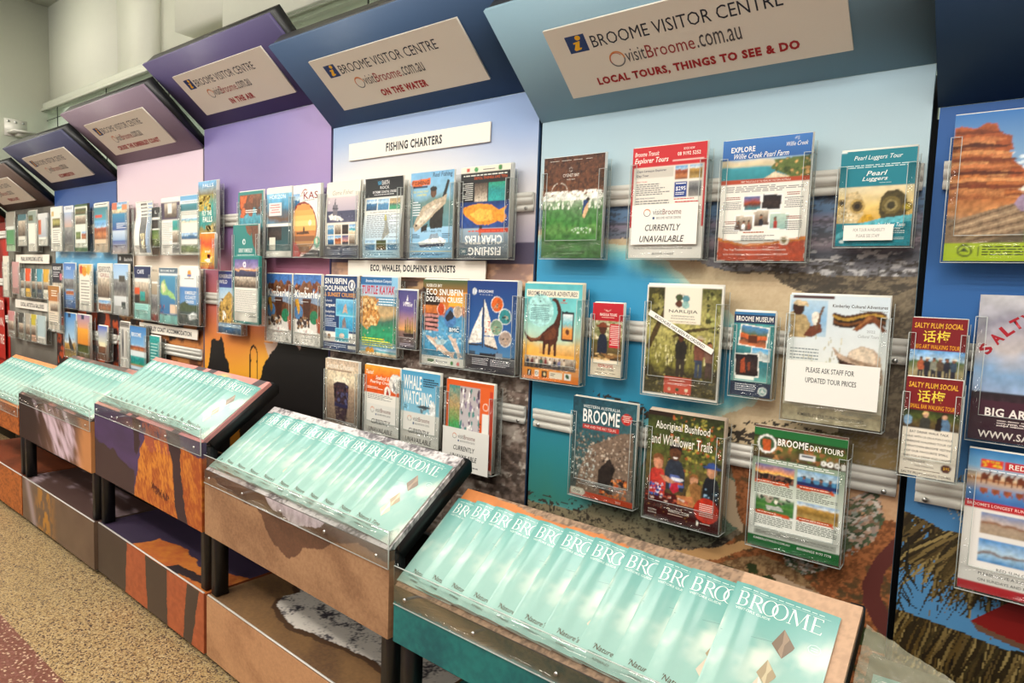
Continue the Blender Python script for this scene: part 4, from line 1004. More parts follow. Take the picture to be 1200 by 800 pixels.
a.Q([(56, 62), (58, 50), (66, 43), (80, 42), (90, 48), (94, 60), (92, 70), (60, 72)], '4a4022'); a.E(72, 58, 13, '6a5c30'); a.E(72, 58, 8.4, '8f8050'); a.E(72, 58, 5.6, '3a3420'); a.E(93, 60, 7, '6a5a20'); a.E(93, 60, 4.4, 'b8a030'); a.E(42, 72, 8, 'd0a02a')
a.Q([(0, 88), (14, 82), (34, 76), (60, 71), (100, 68), (100, 100), (0, 100)], '5fb8c4'); a.Q([(0, 94), (20, 86), (44, 80), (70, 76), (100, 75), (100, 100), (0, 100)], '1a8494'); a.T('Pearl Meat Taste', 56, 76, 92, 80, 'f0f6f4', .3, .3); a.L(66, 82, 92, 88, 3, 'e0f0f0'); a.L(70, 91, 92, 94, 2, 'cfe6e6'); a.E(9, 95.4, 3, 'e0f0f0'); a.R(0, 0, 8, 1.6, 'e8f2f0')
rack(-.0955, .12, 'A5', a, 'teal brochure with two old brass diving helmets', 'in the pale blue bay', 2, short='teal diving helmet brochure')
c = Art(.098, .034, 'f2efe6'); c.T('FOR TOUR AVAILABILITY', 20, 22, 84, 42, '8a8a86'); c.T('PLEASE SEE STAFF', 27, 60, 74, 80, '8a8a86'); slip(-.103, .132, .098, .034, c, 'white strip of notice paper on the teal diving helmet brochure', -.0585)

a = N('A4', 'e0c894'); a.PH(0, 0, 100, 100, [(0, '5ab8c0'), (.3, '7accca'), (.55, 'bcd8c0'), (.66, 'eab85a'), (.8, 'f0a83a'), (1, 'e87a2a')], 22, .12, 3, .06); a.R(4, 6, 94, 14, 'f4ead4'); a.T('BROOME DINOSAUR ADVENTURES!', 6, 7.6, 92, 12.4, '2a3a4a', 1.4); a.E(29, 27.5, 24, 'a8dcd8'); a.T('A cretaceous experience...', 11, 21.5, 46, 23.4, '2a4a54', .5); a.L(12, 25, 46, 38, 9, '5a8a90', al=1); a.E(29, 18.4, 1.4, '2a4a54'); a.T('Dinosaur', 64, 17.4, 76, 19.6, 'c8401e', .5); a.E(70, 16, 2.6, 'c8401e', 1.2)
a.PH(30, 62, 100, 72, [(0, 'e0c080'), (1, 'd89a4a')], 12, .2)
a.Q([(2, 48), (5, 54), (14, 58), (26, 56), (36, 50), (46, 44), (54, 40), (60, 30), (58, 22), (54, 18), (50, 17.4), (50, 15), (56, 14.2), (62, 18), (66, 26), (66, 36), (63, 46), (62, 56), (60, 60), (60, 74), (55.5, 74), (55, 62), (50, 64), (50, 73), (46, 73), (45, 62), (41, 63), (40, 73), (36, 73), (36, 60), (26, 60), (14, 61.5), (5, 57.5), (1.5, 52)], '4a2418'); a.Q([(36, 52), (54, 44), (60, 48), (56, 56), (40, 58)], '6a3a24'); a.Q([(4, 53), (14, 57), (26, 56), (34, 52), (30, 58), (14, 60)], '7a4a30')
a.Q([(67, 27), (88, 28), (88, 58), (67, 57)], '22262c'); a.PH(69, 30, 86, 55, [(0, 'e8eef0'), (.4, '6ac0c8'), (.6, 'e0a050'), (1, 'd8843a')], 10, .2); a.E(78, 48, 3.4, '5a2e1e', 3); a.PH(4, 75, 94, 88, 'room', 24, .6, 9)
for q in range(9):
    a.person(10 + q * 8, 88, 11.5, ['22304a', '5a2a2a', 'd8d0c4', '3a5a4a', '8a3a3a', 'e0d8cc', '26262c', '6a6a8a', 'c8b8a0'][q], legs='2a2a34')
for q, (c_, w_) in enumerate((('2c2620', 7), ('f4efe4', 8), ('2c2620', 9), ('e8dcc4', 13), ('e8dcc4', 10), ('f0f0ea', 11))):
    xx = 10 + q * 13.2; a.R(xx, 90, xx + w_, 96.5, c_)
a.T('f', 12, 91, 15, 95.8, 'ffffff', 1.5); a.ring(27, 93.2, 2.6, '2c2620', .7); a.E(41, 93.2, 2.4, 'e0c890'); a.L(52, 91.6, 60, 95, 2, '4a4a4a'); a.E(81, 93.2, 3, '1e5a3a')
rack(-.944, -.283, 'A4', a, 'brochure with a long necked brown dinosaur on a turquoise and orange ground', 'in the pale blue bay', 3, short='brown dinosaur brochure', edge='e8dcc0')

a = N('DL', 'e8dcc4'); a.R(0, 0, 100, 24, 'c02430', 'b01c28'); a.Q([(36, 8), (50, 12), (64, 8), (50, 10.4)], 'e8c0b0'); a.T('NAGULA TOURS', 24, 13.6, 80, 17.4, 'f8ece0', 1.2); a.L(30, 19, 72, 21, 1, 'e8c0b0')
a.PH(0, 24, 100, 78, 'garden', 14, .4); a.R(0, 24, 100, 50, 'a8a888', 'b8a878'); a.BL(0, 24, 100, 50, 60, ['6a7040', 'd8d0b0', '8a8a58'], (3, 9)); a.person(36, 70, 42, '1e2434', '4a2a1c', '2a1a12', hat='7a3a22'); a.R(58, 28, 94, 60, 'c22834'); a.L(61, 30, 91, 58, 11, 'f0d8cc', al=1); a.BL(0, 68, 100, 78, 24, ['b08a54', '8a6a3a', 'd0b07a'], (6, 14), .4); a.Q([(30, 68), (94, 72), (60, 76)], '8a6238')
a.T('ABORIGINAL', 24, 83, 76, 88, 'c83a2a', .6); a.T('HOUR & 1 TOURS', 22, 89.4, 78, 92.4, '4a3a2c', .6); a.L(16, 95, 84, 97, 1, '8a7a64')
rack(-.751, -.246, 'DL', a, 'slim red topped brochure with a man in a brown hat', 'in the pale blue bay', 2, short='slim red topped brochure')

a = N('A4', 'f4f0e6'); a.PH(2, 2, 98, 98, 'mangrove', 44, .6, 12, .1); a.BL(3, 45, 97, 74, 130, ['d8d09a', '6a6430', '4a4420'], (.5, 1.2), 5); a.BL(3, 80, 97, 97, 160, ['2a2614', '6a5e34', '8a7e4a'], (.8, 2.4), .7); a.Q([(2, 2), (26, 2), (2, 24)], '3f3c1e'); a.BL(3, 3, 26, 32, 26, ['5a5428', '3a3618', '8a8440'], (2, 5)); a.Q([(2, 56), (12, 38), (30, 12), (34, 12), (18, 42), (6, 60)], '4a3a1e'); a.Q([(36, 45), (60, 38), (98, 34), (98, 36), (62, 41), (40, 47)], '4a3e20'); a.BL(80, 4, 98, 40, 30, ['6a6a34', 'a8a860', '3a3c1c'], (2, 4))
a.R(25, 2, 73, 34, 'eee6d2'); a.ring(47, 13.4, 8.6, 'eee6d2', .8)
for q, (cx, cy, c_) in enumerate(((44, 10.6, '3f4a2c'), (53, 11.6, '5a8a94'), (44, 16.2, '5a3424'), (53, 17, '8ab0a8'))):
    a.E(cx, cy, 4.8, c_, 3.2)
a.E(48.4, 13.8, 1.6, 'eee6d2'); a.T('NARLIJIA', 31, 21.4, 69, 25, '2c2c28', .2); a.T('EXPERIENCES', 35, 26.4, 65, 27.8, '6a6a60'); a.L(34, 29, 66, 30.4, 1, '9a9484'); a.T('WWW.TOURSINBROOME.COM.AU', 30, 31.4, 68, 32.6, '8a6a4a')
a.person(50, 82, 40, '26221c', '5a3420', legs='332c24', wide=.3); a.person(74, 80, 36, '7a4a3a', 'a0684a', hat='c8b894', legs='3a4458', wide=.3); a.person(87, 80, 32, '7a5a4a', 'a0684a', legs='4a3a34', wide=.3)
a.R(30, 82, 66, 97, 'c8503a'); a.T('NARLIJIA', 37, 84, 58, 86, 'f8e8dc', .5); a.L(35, 87.5, 62, 89.4, 2, 'f0d0c4', al=1); a.E(37, 93, 2, 'e8c0a0'); a.E(48, 93, 2.4, '2f5a34'); a.E(60, 93, 2, 'e0d0b0')
rack(-.523, -.277, 'A4', a, 'mangrove walk brochure with a cream logo panel under a white strip', 'in the pale blue bay', 1, short='mangrove walk brochure', d=.042)
c = Art(.205, .0145, 'f4f1e8'); c.T('BROCHURE HAS BEEN RE-ORDERED', 10, 24, 88, 78, '2c2c2c', .8); slip(-.528, -.107, .205, .0145, c, 'white paper strip slanting across the mangrove walk brochure', -.0655, .475)

a = N('DL', '2e6a78'); a.PH(0, 0, 100, 100, [(0, '3a8a92'), (.2, '4a9a9a'), (.6, '2f7078'), (.85, '6aa8a0'), (1, '2a5a6a')], 14, .3, 4); a.R(0, 3, 100, 13.5, '24324e'); a.T('BROOME MUSEUM', 5, 5, 96, 11, 'f4f0e8', 2); a.R(0, 0, 100, 3, '3a78a8')
a.PH(18, 17, 84, 40, [(0, '4a90c8'), (.4, '5a6a48'), (.46, 'd8703a'), (.62, 'c85a2c'), (.66, '4a3a30'), (1, 'd87a48')], 14, .3, frame='f4f0e6', rot=6); a.R(38, 28, 60, 36, '5a2e1c'); a.PH(48, 42, 92, 56, [(0, '4aa0d8'), (.4, '8ac0d8'), (.5, '7a8a90'), (1, 'c8d0cc')], 12, .2, frame='f4f0e6', rot=3); a.Q([(54, 50), (70, 45), (86, 50), (86, 54), (54, 54)], 'b8c0bc'); a.PH(10, 50, 66, 76, 'night', 14, .8, frame='f4f0e6', rot=-3); a.Q([(22, 58), (32, 54), (36, 72), (24, 72)], 'a0482a'); a.Q([(40, 60), (46, 58), (48, 70), (42, 70)], '7a3a24'); a.R(10, 76, 58, 80, 'e8eee4')
a.R(0, 83, 100, 100, '2c3850'); a.L(12, 85.5, 64, 95, 4, 'd8dce0'); a.E(81, 92.5, 11, 'e8ece8'); a.E(81, 92.5, 8.6, '8ab0a8'); a.Q([(76, 94), (81, 89), (87, 95)], 'e8ece8')
rack(-.339, -.250, 'DL', a, 'slim museum leaflet with tilted snapshots on a sea green ground', 'in the pale blue bay', 2, short='slim museum leaflet')

a = N('A4', 'dfe6e8'); a.PH(0, 0, 100, 100, [(0, 'd4e2ea'), (.5, 'e2e6e2'), (.8, 'd8d4c0'), (1, 'cfc8b0')], 14, .05, 3); a.PH(0, 88, 100, 100, [(0, '8f8468'), (1, 'b0a688')], 20, .4, 7); a.R(4, .6, 46, 2.8, '4a2420')
a.PH(2, 4, 40, 32, [(0, 'b8d4e6'), (.5, '8ab8dc'), (1, 'b8cfdc')], 12, .1); a.Q([(2, 34), (2, 14), (8, 12), (18, 16), (24, 24), (30, 30), (18, 34)], 'b0986a'); a.E(10, 10, 6.4, '3a2218', 6); a.Q([(4, 7), (8, 4), (18, 5), (21, 9), (12, 9)], 'd0b890'); a.Q([(16, 32), (24, 24), (34, 22), (36, 28), (26, 33)], '6a3824'); a.E(29, 18, 4.4, 'e8e0d0', 5.4); a.Q([(28, 26), (35, 8), (37, 9), (31, 27)], '6a4a30'); a.BL(18, 30, 60, 66, 40, ['b8b494', 'cfc8a8'], (.3, 1.2), 4)
a.T('Kimberley Cultural Adventures', 45, 6.4, 98, 9.6, '2c2010', 1.2); a.T('Explore Aboriginal Land', 72, 10.2, 98, 11.6, '6a5a40')
for q, c_ in enumerate(('4a2c18', 'b08a3a', '2a1c14', '7a4a24', '3a2416')):
    a.Q([(46 + x_ * 5.2, 12.6 + q * 1.9 + 2.2 * math.sin(x_ * .62)) for x_ in range(11)] + [(46 + x_ * 5.2, 14.6 + q * 1.9 + 2.2 * math.sin(x_ * .62)) for x_ in range(10, -1, -1)], c_)
a.Q([(66, 25.5), (81, 13.4), (86, 13.6), (99, 25), (95, 26), (84, 18.4), (71, 26.4)], '7a4422'); a.Q([(68, 25), (81, 14.4), (85, 15), (82, 17)], 'a06a3c'); a.T('2022', 80, 25, 88, 27, '9aa0a0'); a.T('Cultural Tours', 72, 28.6, 92, 31, 'a0a6a6', 0, .3); a.L(4, 42, 34, 57, 6, '9aa4a4')
a.Q([(50, 42), (60, 48), (72, 51), (86, 52), (96, 58), (96, 64), (88, 66), (62, 63)], '3a2418'); a.Q([(60, 50), (84, 54), (88, 66), (60, 66), (57, 58)], '4a2a1e'); a.Q([(47, 39), (56, 44), (63, 46.4), (66, 41), (76, 37.4), (88, 39), (95, 46), (98, 58), (98, 66), (93, 64), (86, 56), (72, 52), (58, 49), (51, 45)], 'bfa68e'); a.Q([(64, 46), (67, 41), (76, 38), (88, 40), (91, 50), (78, 49)], 'd8c6ae'); a.Q([(63, 46.6), (80, 49.4), (92, 52.4), (95, 57), (84, 53), (66, 49.4)], '9a8068')
a.T('KIMBERLEY CULTURAL ADVENTURES', 17, 93.5, 84, 96, '3a3a38', .3); a.L(62, 88.6, 96, 91.6, 3, '7a7a70')
rack(-.152, -.29, 'A4', a, 'pale sheet with two hat wearing people above a white price card', 'in the pale blue bay', 2, short='pale hat portraits sheet', d=.042)
c = Art(.196, .1, 'f0efe8'); c.T('PLEASE ASK STAFF FOR', 22, 14, 74, 26, '2e2e30', 1); c.T('UPDATED TOUR PRICES', 22, 38, 77, 50, '2e2e30', 1); slip(-.153, -.247, .196, .1, c, 'white price notice card in front of the pale hat portraits sheet', -.0655)

a = N('A4', '2e4a54'); a.PH(0, 0, 100, 100, [(0, '1e4654'), (.2, '2c5a64'), (.6, '3c5654'), (.8, '4c5450'), (1, '3c4446')], 44, .4, 9, .1, .15); a.Q([(8, 96), (16, 70), (30, 48), (56, 38), (78, 30), (97, 28), (97, 96)], '7a6656'); a.BL(8, 34, 94, 92, 420, ['8a7462', 'b09a84', '4a3a30', '6a5a50', 'c4b4a2'], (.6, 2)); a.BL(0, 50, 40, 80, 60, ['a8b0a8', 'c8ccc4'], (.6, 2)); a.BL(48, 74, 90, 94, 110, ['c0642a', 'a84a20', '2a201c', 'd88040'], (1, 3)); a.Q([(45, 70), (62, 56), (72, 66), (60, 90), (46, 88)], '2c2420'); a.BL(46, 58, 70, 88, 40, ['3a2e28', '1e1a18'], (1, 3))
a.T('WESTERN AUSTRALIA', 17, 7, 75, 10, 'e8ece8'); a.T('BROOME', 17, 11, 75, 24.5, 'f6f4ee', 1.8); a.Q([(17, 26.4), (74, 26), (74, 31), (17, 30.6)], 'b82a24'); a.T('MAP AND THE ART TOURS', 20, 27.3, 70, 29.8, 'f0d8cc'); a.E(85, 15.5, 8, 'c03028'); a.L(79, 12, 91, 19, 4, 'f0d8cc', al=1)
a.R(17, 84.2, 85, 84.7, 'cfd4d0'); a.T('Broome | Dampier Peninsula | Fitzroy Crossing', 14, 86, 86, 88, 'e0e4e0'); a.R(0, 94.5, 100, 100, 'b8401e'); a.Q([(2, 92), (22, 92), (26, 95.5), (22, 99), (2, 99)], 'd8d2c0'); a.T('Cruise', 6, 94, 18, 97, '4a4a3a', .3, .3); a.T('2022', 74, 96.6, 82, 98.6, 'f0d8cc')
rack(-.748, R3 + .002, 'A4', a, 'dark map booklet with bold white capitals over shell grit and a red dot', 'in the pale blue bay', 1, short='dark shell grit map booklet', t=.006, spare=Art(*A4, 'd8d2c4'))

a = N('A4', '3a1814'); a.PH(0, 0, 100, 80, 'garden', 34, .6, 9); a.BL(30, 2, 100, 60, 260, ['5a6a2a', '8a8a3a', '3a4418', 'b0a048', '242a12', 'b05a30'], (1, 3)); a.R(0, 0, 34, 4, '2a1c14'); a.BL(2, 20, 100, 32, 40, ['8a2a1c'], (.6, 1.6)); a.R(0, 74, 100, 100, '4a1414', '3a1010'); a.BL(0, 76, 100, 98, 50, ['c85a2a', '7a2418', 'd8a050'], (.4, 1))
a.T('Aboriginal Bushfood', 11, 8.6, 83, 18, 'f4f0e6', .5); a.T('and Wildflower Trails', 6, 20.6, 87, 30, 'f4f0e6', .5)
a.person(40, 70, 42, '2c3440', '5a3622', '1a1210', wide=.42); a.E(37.4, 37, .9, '1a1210'); a.E(42.6, 37, .9, '1a1210'); a.Q([(36.6, 39.6), (43.4, 39.6), (41.6, 41.4), (38.4, 41.4)], 'f4ece4'); a.E(14.6, 56, .7, '2a1a14'); a.E(19, 56, .7, '2a1a14'); a.Q([(34, 56), (46, 56), (54, 66), (34, 68)], '5a6aa8'); a.Q([(36, 58), (52, 58), (52, 61), (36, 61)], 'e0e0e8'); a.Q([(38, 62), (52, 62), (52, 64), (38, 64)], 'c8602a'); a.person(17, 76, 36, 'c03a30', 'c88a6a', '7a4a2a', wide=.42); a.BL(6, 66, 26, 78, 40, ['3a6ab0', 'e8e8f0', '2a3a80'], (1, 2.6)); a.Q([(20, 58), (28, 58), (42, 62), (42, 65), (26, 63)], 'c88a6a'); a.Q([(36, 64), (45, 62), (47, 70), (40, 73), (35, 70)], 'b8283a'); a.person(66, 80, 28, 'a8884a', 'c08a68', '8a5a30', wide=.42); a.Q([(60, 62), (68, 58), (76, 62), (74, 78), (64, 76)], '9a6a3c'); a.Q([(44, 74), (66, 72), (68, 82), (46, 82)], 'c0784a'); a.person(88, 74, 34, '1c2026', 'c08a68', '5a3a24', hat='2e4a8a', wide=.42); a.BL(80, 62, 98, 74, 26, ['8aa8c0', '2a4a5a', '16181c'], (1, 2.4)); a.BL(2, 76, 60, 82, 26, ['e0c8b8', 'b0503a'], (1.5, 4), .5)
a.E(84, 82, 16, 'c0321e'); a.L(75, 76, 93, 88, 7, 'f4dcd0', al=1); a.T('WAITOC.COM', 34, 88, 62, 90.8, 'f4ece0', 1); a.L(34, 92, 62, 94, 1, 'd0b0a0'); a.T('WESTERN', 6, 91, 18, 92.6, 'f4ece0'); a.T('AUSTRALIA', 6, 93.6, 18, 95.2, 'f4ece0'); a.Q([(72, 92), (75, 94), (74, 97), (72, 96)], 'f4ece0'); a.L(77, 93.4, 94, 95.4, 1, 'd8c8c0')
rack(-.497, R3 - .002, 'A4', a, 'thick bushfood booklet with a smiling woman and three children', 'in the pale blue bay', 3, short='thick bushfood booklet', t=.0075, d=.048, edge='c8b4a0')

a = N('A4', 'e8e9e0'); a.R(0, 0, 100, 9, '1f6a34'); a.R(0, 9, 100, 60, '2a6a38', 'e0e6da'); a.PH(0, 6, 100, 25, 'garden', 26, .5); a.BL(20, 8, 100, 25, 60, ['b07a48', '5a6a2a', '8a5a34', '3a4a20'], (1.5, 4)); a.E(15, 13, 11, 'f0f0ea'); a.E(15, 13, 8.6, '3a5a3a'); a.Q([(10, 9), (20, 9), (19, 19), (11, 19)], 'c85a28'); a.T('BROOME', 27, 7, 60, 13, 'f6f4ee', 2.4); a.T('DAY TOURS', 62, 8.4, 96, 13, 'f6f4ee', 1.4); a.R(52, 17, 68, 21, 'e4e6e6'); a.R(54, 17.6, 66, 19, '3a4450')
for q in range(3):
    a.ring(77 + 7 * q, 21.4, 3.2, 'f0f0ea', .3)
a.R(95, 20, 99.5, 24, 'f0f0ea'); a.L(10, 25.6, 90, 28.6, 2, 'f0f4ee', al=1)
for (x0, y0, pal, sd) in ((4, 30, 'sunset', 0), (51, 29, 'boat', 1), (6, 56, 'greensea', 2), (53, 55, 'gold', 3)):
    a.PH(x0, y0, x0 + 43, y0 + 14.4, pal, 20, .4, 6, .12, frame=None); a.Q([(x0, y0 + 13), (x0 + 38, y0 + 13), (x0 + 40, y0 + 16), (x0, y0 + 16)], 'c04c20'); a.L(x0 + 3, y0 + 13.8, x0 + 34, y0 + 15.2, 1, 'f4e0d0'); a.L(x0, y0 + 17.2, x0 + 43, y0 + 25, 6, '70786c')
a.BL(5, 38, 46, 43, 30, ['1c1816'], (1, 2.6), 1.4)
for q in range(4):
    a.person(58 + 9 * q, 42, 8, ['3a5a9a', '2a2a34', '4a4a52', '2a3a4a'][q], hat='3a3430')
a.R(51, 39, 94, 42, '1e2a5a'); a.BL(8, 56, 48, 62, 20, ['e8e0d0', 'a09080', '3a4a3a'], (1.5, 4)); a.Q([(18, 64), (36, 63.4), (38, 66.6), (20, 67.4)], 'c8c8c0'); a.R(7, 85, 96, 90, 'b8bab0'); a.L(9, 86, 94, 89, 4, '8a8c84'); a.R(0, 90.6, 100, 100, '1f6a34'); a.T('KIMBERLEYWILD.COM.AU', 7, 92.4, 48, 94.2, 'f4f4ec', 1); a.T('BOOKINGS 9193 7778', 56, 92.8, 92, 94.8, 'f4f4ec', 1)
rack(-.213, R3 - .004, 'A4', a, 'green and white day tours sheet with four tour pictures', 'in the pale blue bay', 1, short='green day tours sheet', d=.042, spare=Art(*A4, '6a4a40'))

# ---- deep blue bay
a = N('A4', '8ab8dc'); a.R(0, 0, 100, 60, '3a78bc', 'a8cce0'); a.BL(40, 24, 100, 40, 20, ['d8e6ee'], (2, 6), .5); a.Q([(0, 9), (6, 8), (18, 10), (26, 7), (34, 8), (36, 14), (46, 17), (48, 26), (44, 27), (50, 34), (62, 42), (78, 50), (78, 60), (0, 66)], 'a8562e'); a.PH(0, 16, 34, 62, 'strata', 40, .5, 8, .05); a.PH(30, 28, 47, 62, 'strata', 40, .5, 8, .05); a.PH(44, 44, 66, 62, 'strata', 30, .5, 8, .05)
for k in range(9):
    y_ = 12 + k * 4.6; a.Q([(0, y_), (20, y_ - 1.4), (30 + k * 2, y_ + .6), (40 + k * 3.6, y_ + 2), (34 + k * 3, y_ + 3), (14, y_ + 1.4), (0, y_ + 2)], ['7a3a1e', 'c87a48', '5a2a18', 'd8945a'][k % 4])
a.PH(0, 58, 100, 90, [(0, 'b06a38'), (.3, 'c88a54'), (.6, '8a7a68'), (1, '6a5a44')], 26, .5, 7, .15, -.3); a.Q([(0, 74), (40, 64), (100, 52), (100, 66), (60, 80), (30, 88), (0, 90)], '9a8064')
for k in range(7):
    a.Q([(2 + 3 * k, 76 + 1.6 * k), (50 + 4 * k, 63 + 2.2 * k), (96, 56 + 1.6 * k), (96, 56.6 + 1.6 * k), (50 + 4 * k, 64 + 2.2 * k), (2 + 3 * k, 77 + 1.6 * k)], ['6a5440', 'c0a684'][k % 2])
a.PH(62, 76, 100, 90, 'scrub', 10, .5); a.Q([(52, 62), (58, 56), (64, 58), (66, 66), (58, 67)], '9a86a0'); a.E(60.4, 53.6, 3, 'c89a7a', 2); a.E(60.4, 52.6, 5.4, 'f0ead8', 1.2); a.E(60.6, 51.4, 3.2, 'f0ead8', 1.6); a.Q([(64, 65), (74, 66), (80, 74), (77, 75), (71, 68), (62, 68)], 'd0a080')
a.T('EXPERIENCE', 72, 6.4, 100, 9, 'f4f4ee', 1); a.T('BROOME', 77, 12, 124, 24, 'dfe04a', .4); a.items[-1] = (np.minimum(a.items[-1][0], [a.w - .001, 9]),) + a.items[-1][1:]
a.R(0, 88, 100, 100, 'b4cc2a'); a.E(17, 93, 6.4, '5a6a1e'); a.E(17, 93, 4.6, 'b4cc2a'); a.Q([(13, 94), (17, 90.6), (21, 94)], '3a4a18'); a.R(28, 90, 28.4, 97, '4a5a1e'); a.L(31, 90, 92, 97, 4, '3a4a18')
rack(.146, R1 - .004, 'A4', a, 'brochure with a woman seated below red layered cliffs', 'in the deep blue bay', 1, short='red layered cliffs brochure')


def plum(sub, front):
    a = N('DL', 'ece4d4'); a.R(0, 0, 100, 33, '7e1c20'); a.T('SALTY PLUM SOCIAL', 5, 5, 93, 10.4, 'f0b83a', 1.6, .1); a.T('\u8bdd\u6885', 22, 12.4, 72, 24.6, 'f2d84a', .8); a.T(sub, 10, 27, 90, 31.4, 'f0a82a', 1, .1)
    if front:
        a.PH(0, 33, 100, 51, 'garden', 14, .5); a.person(40, 51, 17, '3a3a34', 'd8a888', 'd8b878', wide=.5); a.person(74, 51, 17, '5a7a9a', 'c89a7a', '2a1a12', wide=.5); a.Q([(60, 40), (70, 36), (70, 52), (58, 52)], '1e1410'); a.E(8, 44, 8, '8ab0d0', 5)
        a.T('EAT DRINK WALK TALK', 14, 54, 84, 56.4, '3a2c28', .8); a.T('WALK WITH US ON A FUN 3 HOUR', 6, 59, 92, 61.2, '3a2c28'); a.T('IMMERSIVE WALKING TOUR OF', 6, 64, 90, 66.2, '3a2c28'); a.T('CHINATOWN BROOME VISITING', 6, 69, 92, 71.2, '3a2c28'); a.T('3 OF OUR FAVOURITE SMALL', 6, 74, 86, 76.2, '3a2c28'); a.T('BARS FOR A DRINK AND CANAPE', 6, 79, 92, 81.2, '3a2c28'); a.T('AT EACH VENUE', 6, 84, 46, 86, '3a2c28'); a.T('Daily Chinatown', 28, 88.6, 62, 90.6, '6a5a50'); a.E(84, 88.5, 9, '5a2c1e'); a.T('$95', 79, 86.8, 90, 90, 'f0b83a', .6); a.L(10, 93, 74, 94.6, 1, '8a7a6a'); a.T('SALTY PLUM SOCIAL TOURS', 4, 96, 94, 98.4, '5a4a40')
    else:
        a.PH(0, 33, 100, 66, [(0, '6aa8e0'), (.3, 'b8d4e8'), (.36, '4a6a34'), (.7, 'b0a078'), (1, 'a8946a')], 14, .4)
        for q in range(6):
            a.person(22 + q * 12, 62, 22, ['b05a3a', '26242a', '8a8a7a', '5a4a3a', '2a2a34', '3a4a5a'][q], legs='2c2a34', wide=.3, hat='e0d8c4' if q % 2 else None)
        a.L(8, 70, 92, 92, 9)
    return a


rack(.045, -.243, 'DL', plum('BIG ART WALKING TOUR', 0), 'maroon topped leaflet with a standing group, tucked behind another leaflet', 'in the deep blue bay', 1, short='maroon group leaflet', y=-.02, d=.030)
rack(.0485, -.367, 'DL', plum('SMALL BAR WALKING TOUR', 1), 'maroon topped leaflet with two smiling women and a price dot', 'in the deep blue bay', 1, short='maroon two women leaflet', y=-.062, d=.030)
a = N('A4', 'b8b0b8'); a.PH(0, 0, 100, 76, [(0, 'c8c8cc'), (.25, '9a98a8'), (.5, 'c0b8b8'), (.7, '8ab0d8'), (1, 'a0a8c0')], 22, .25, 4); a.PH(0, 66, 100, 74, [(0, '2a2024'), (1, '3a2830')], 18, .5, 8); a.R(0, 72, 100, 100, '4a2634', '3a2030')
s_ = 'SALTY PLUM'
for ch, xx, yy, rr in zip('SALTYPLUM', (8, 15.5, 23, 30, 38, 54, 65, 76, 89), (37, 29.5, 23.5, 19, 15.5, 11, 9.6, 9, 9.4), (-58, -50, -42, -35, -29, -15, -8, 0, 6)):
    a.T(ch, xx - 4.2, yy - 3.8, xx + 4.2, yy + 3.8, 'a81c2a', 4, rot=rr)
a.Q([(50, 76), (56, 62), (60, 52), (64, 50), (63, 56), (66, 70), (72, 76)], '2a1c24'); a.Q([(62, 52), (70, 46), (66, 54)], '2a1c24')
for q in range(5):
    a.Q([(66 + q, 40 + 3 * q), (98, 30 + 4 * q), (98, 30.6 + 4 * q), (66 + q, 41 + 3 * q)], 'b8485a')
a.T('BIG ART WALKING TOUR', 12, 77, 132, 83, 'f4ece4', 2.6); a.items[-1] = (np.minimum(a.items[-1][0], [a.w - .001, 9]),) + a.items[-1][1:]
a.L(22, 85, 96, 90, 3, 'e8d8d4'); a.T('WWW.SALTYPLUM.COM.AU', 8, 93, 122, 98, 'f4ece4', 2); a.items[-1] = (np.minimum(a.items[-1][0], [a.w - .001, 9]),) + a.items[-1][1:]
rack(.2165, -.277, 'A4', a, 'pale sky poster sheet with a curved red title over a dark plinth', 'in the deep blue bay', 0, short='curved red title sheet')
a = N('A4', 'f0ece6'); a.PH(0, 0, 100, 36, [(0, '2f7ab8'), (.3, '7ab4dc'), (.52, 'e8c8a0'), (.56, 'b06a3a'), (.6, 'd8b490'), (.8, '5a90c8'), (1, '3a6ab0')], 26, .12, 4, .03); a.R(10, 6, 28, 12, 'e0402a'); a.BL(11, 7, 27, 11.6, 14, ['f4c83a'], (1, 2)); a.R(29, 6.4, 66, 12, 'c82a2a'); a.T('RED SUN', 32, 7.4, 62, 11, 'f6ece0', 2); a.R(67, 6, 80, 12, '2a62a0'); a.L(10, 13.4, 76, 15, 1, 'f0f4f8')
for q in range(9):
    xx = 14 + q * 9.4; a.Q([(xx - 3, 20), (xx - 3, 17), (xx, 14.8), (xx + 2, 17), (xx + 4, 14), (xx + 5, 14.6), (xx + 3, 19), (xx + 2.6, 23), (xx + 1.8, 23), (xx + 1.4, 20), (xx - 1.6, 20), (xx - 2, 23), (xx - 2.8, 23)], '6a3420'); a.Q([(xx - 3, 26), (xx - 3, 29), (xx, 31.2), (xx + 2, 29), (xx + 4, 32), (xx + 3, 26)], '9a5030')
a.R(0, 36, 100, 41, 'c02028'); a.T("BROOME'S LONGEST RUNNING CAMEL TOURS", 2, 37.2, 84, 39.4, 'f4dcd4', .6); a.PH(14, 43, 52, 58, [(0, '6a86b8'), (.4, 'c8b8b0'), (.5, '8a5a3a'), (.6, 'b09a84'), (1, 'a8947c')], 14, .25); a.PH(14, 62, 52, 78, [(0, '4a90d0'), (.5, 'b8d4e8'), (.6, '7a5a44'), (.7, '9ac0dc'), (1, '4a88c0')], 14, .25); a.L(57, 43, 96, 60, 10, 'b05a54'); a.L(57, 62, 96, 77, 9); a.T('RED SUN CAMELS CARRIES', 30, 81, 84, 83, '5a5a5a'); a.T('PLEASE NOTE A SURCHARGE WILL APPLY', 16, 85.6, 92, 87.6, '5a5a5a'); a.T('ON SUNDAYS AND PUBLIC HOLIDAYS', 16, 90, 84, 92, '5a5a5a'); a.R(0, 94, 100, 100, 'b8242c')
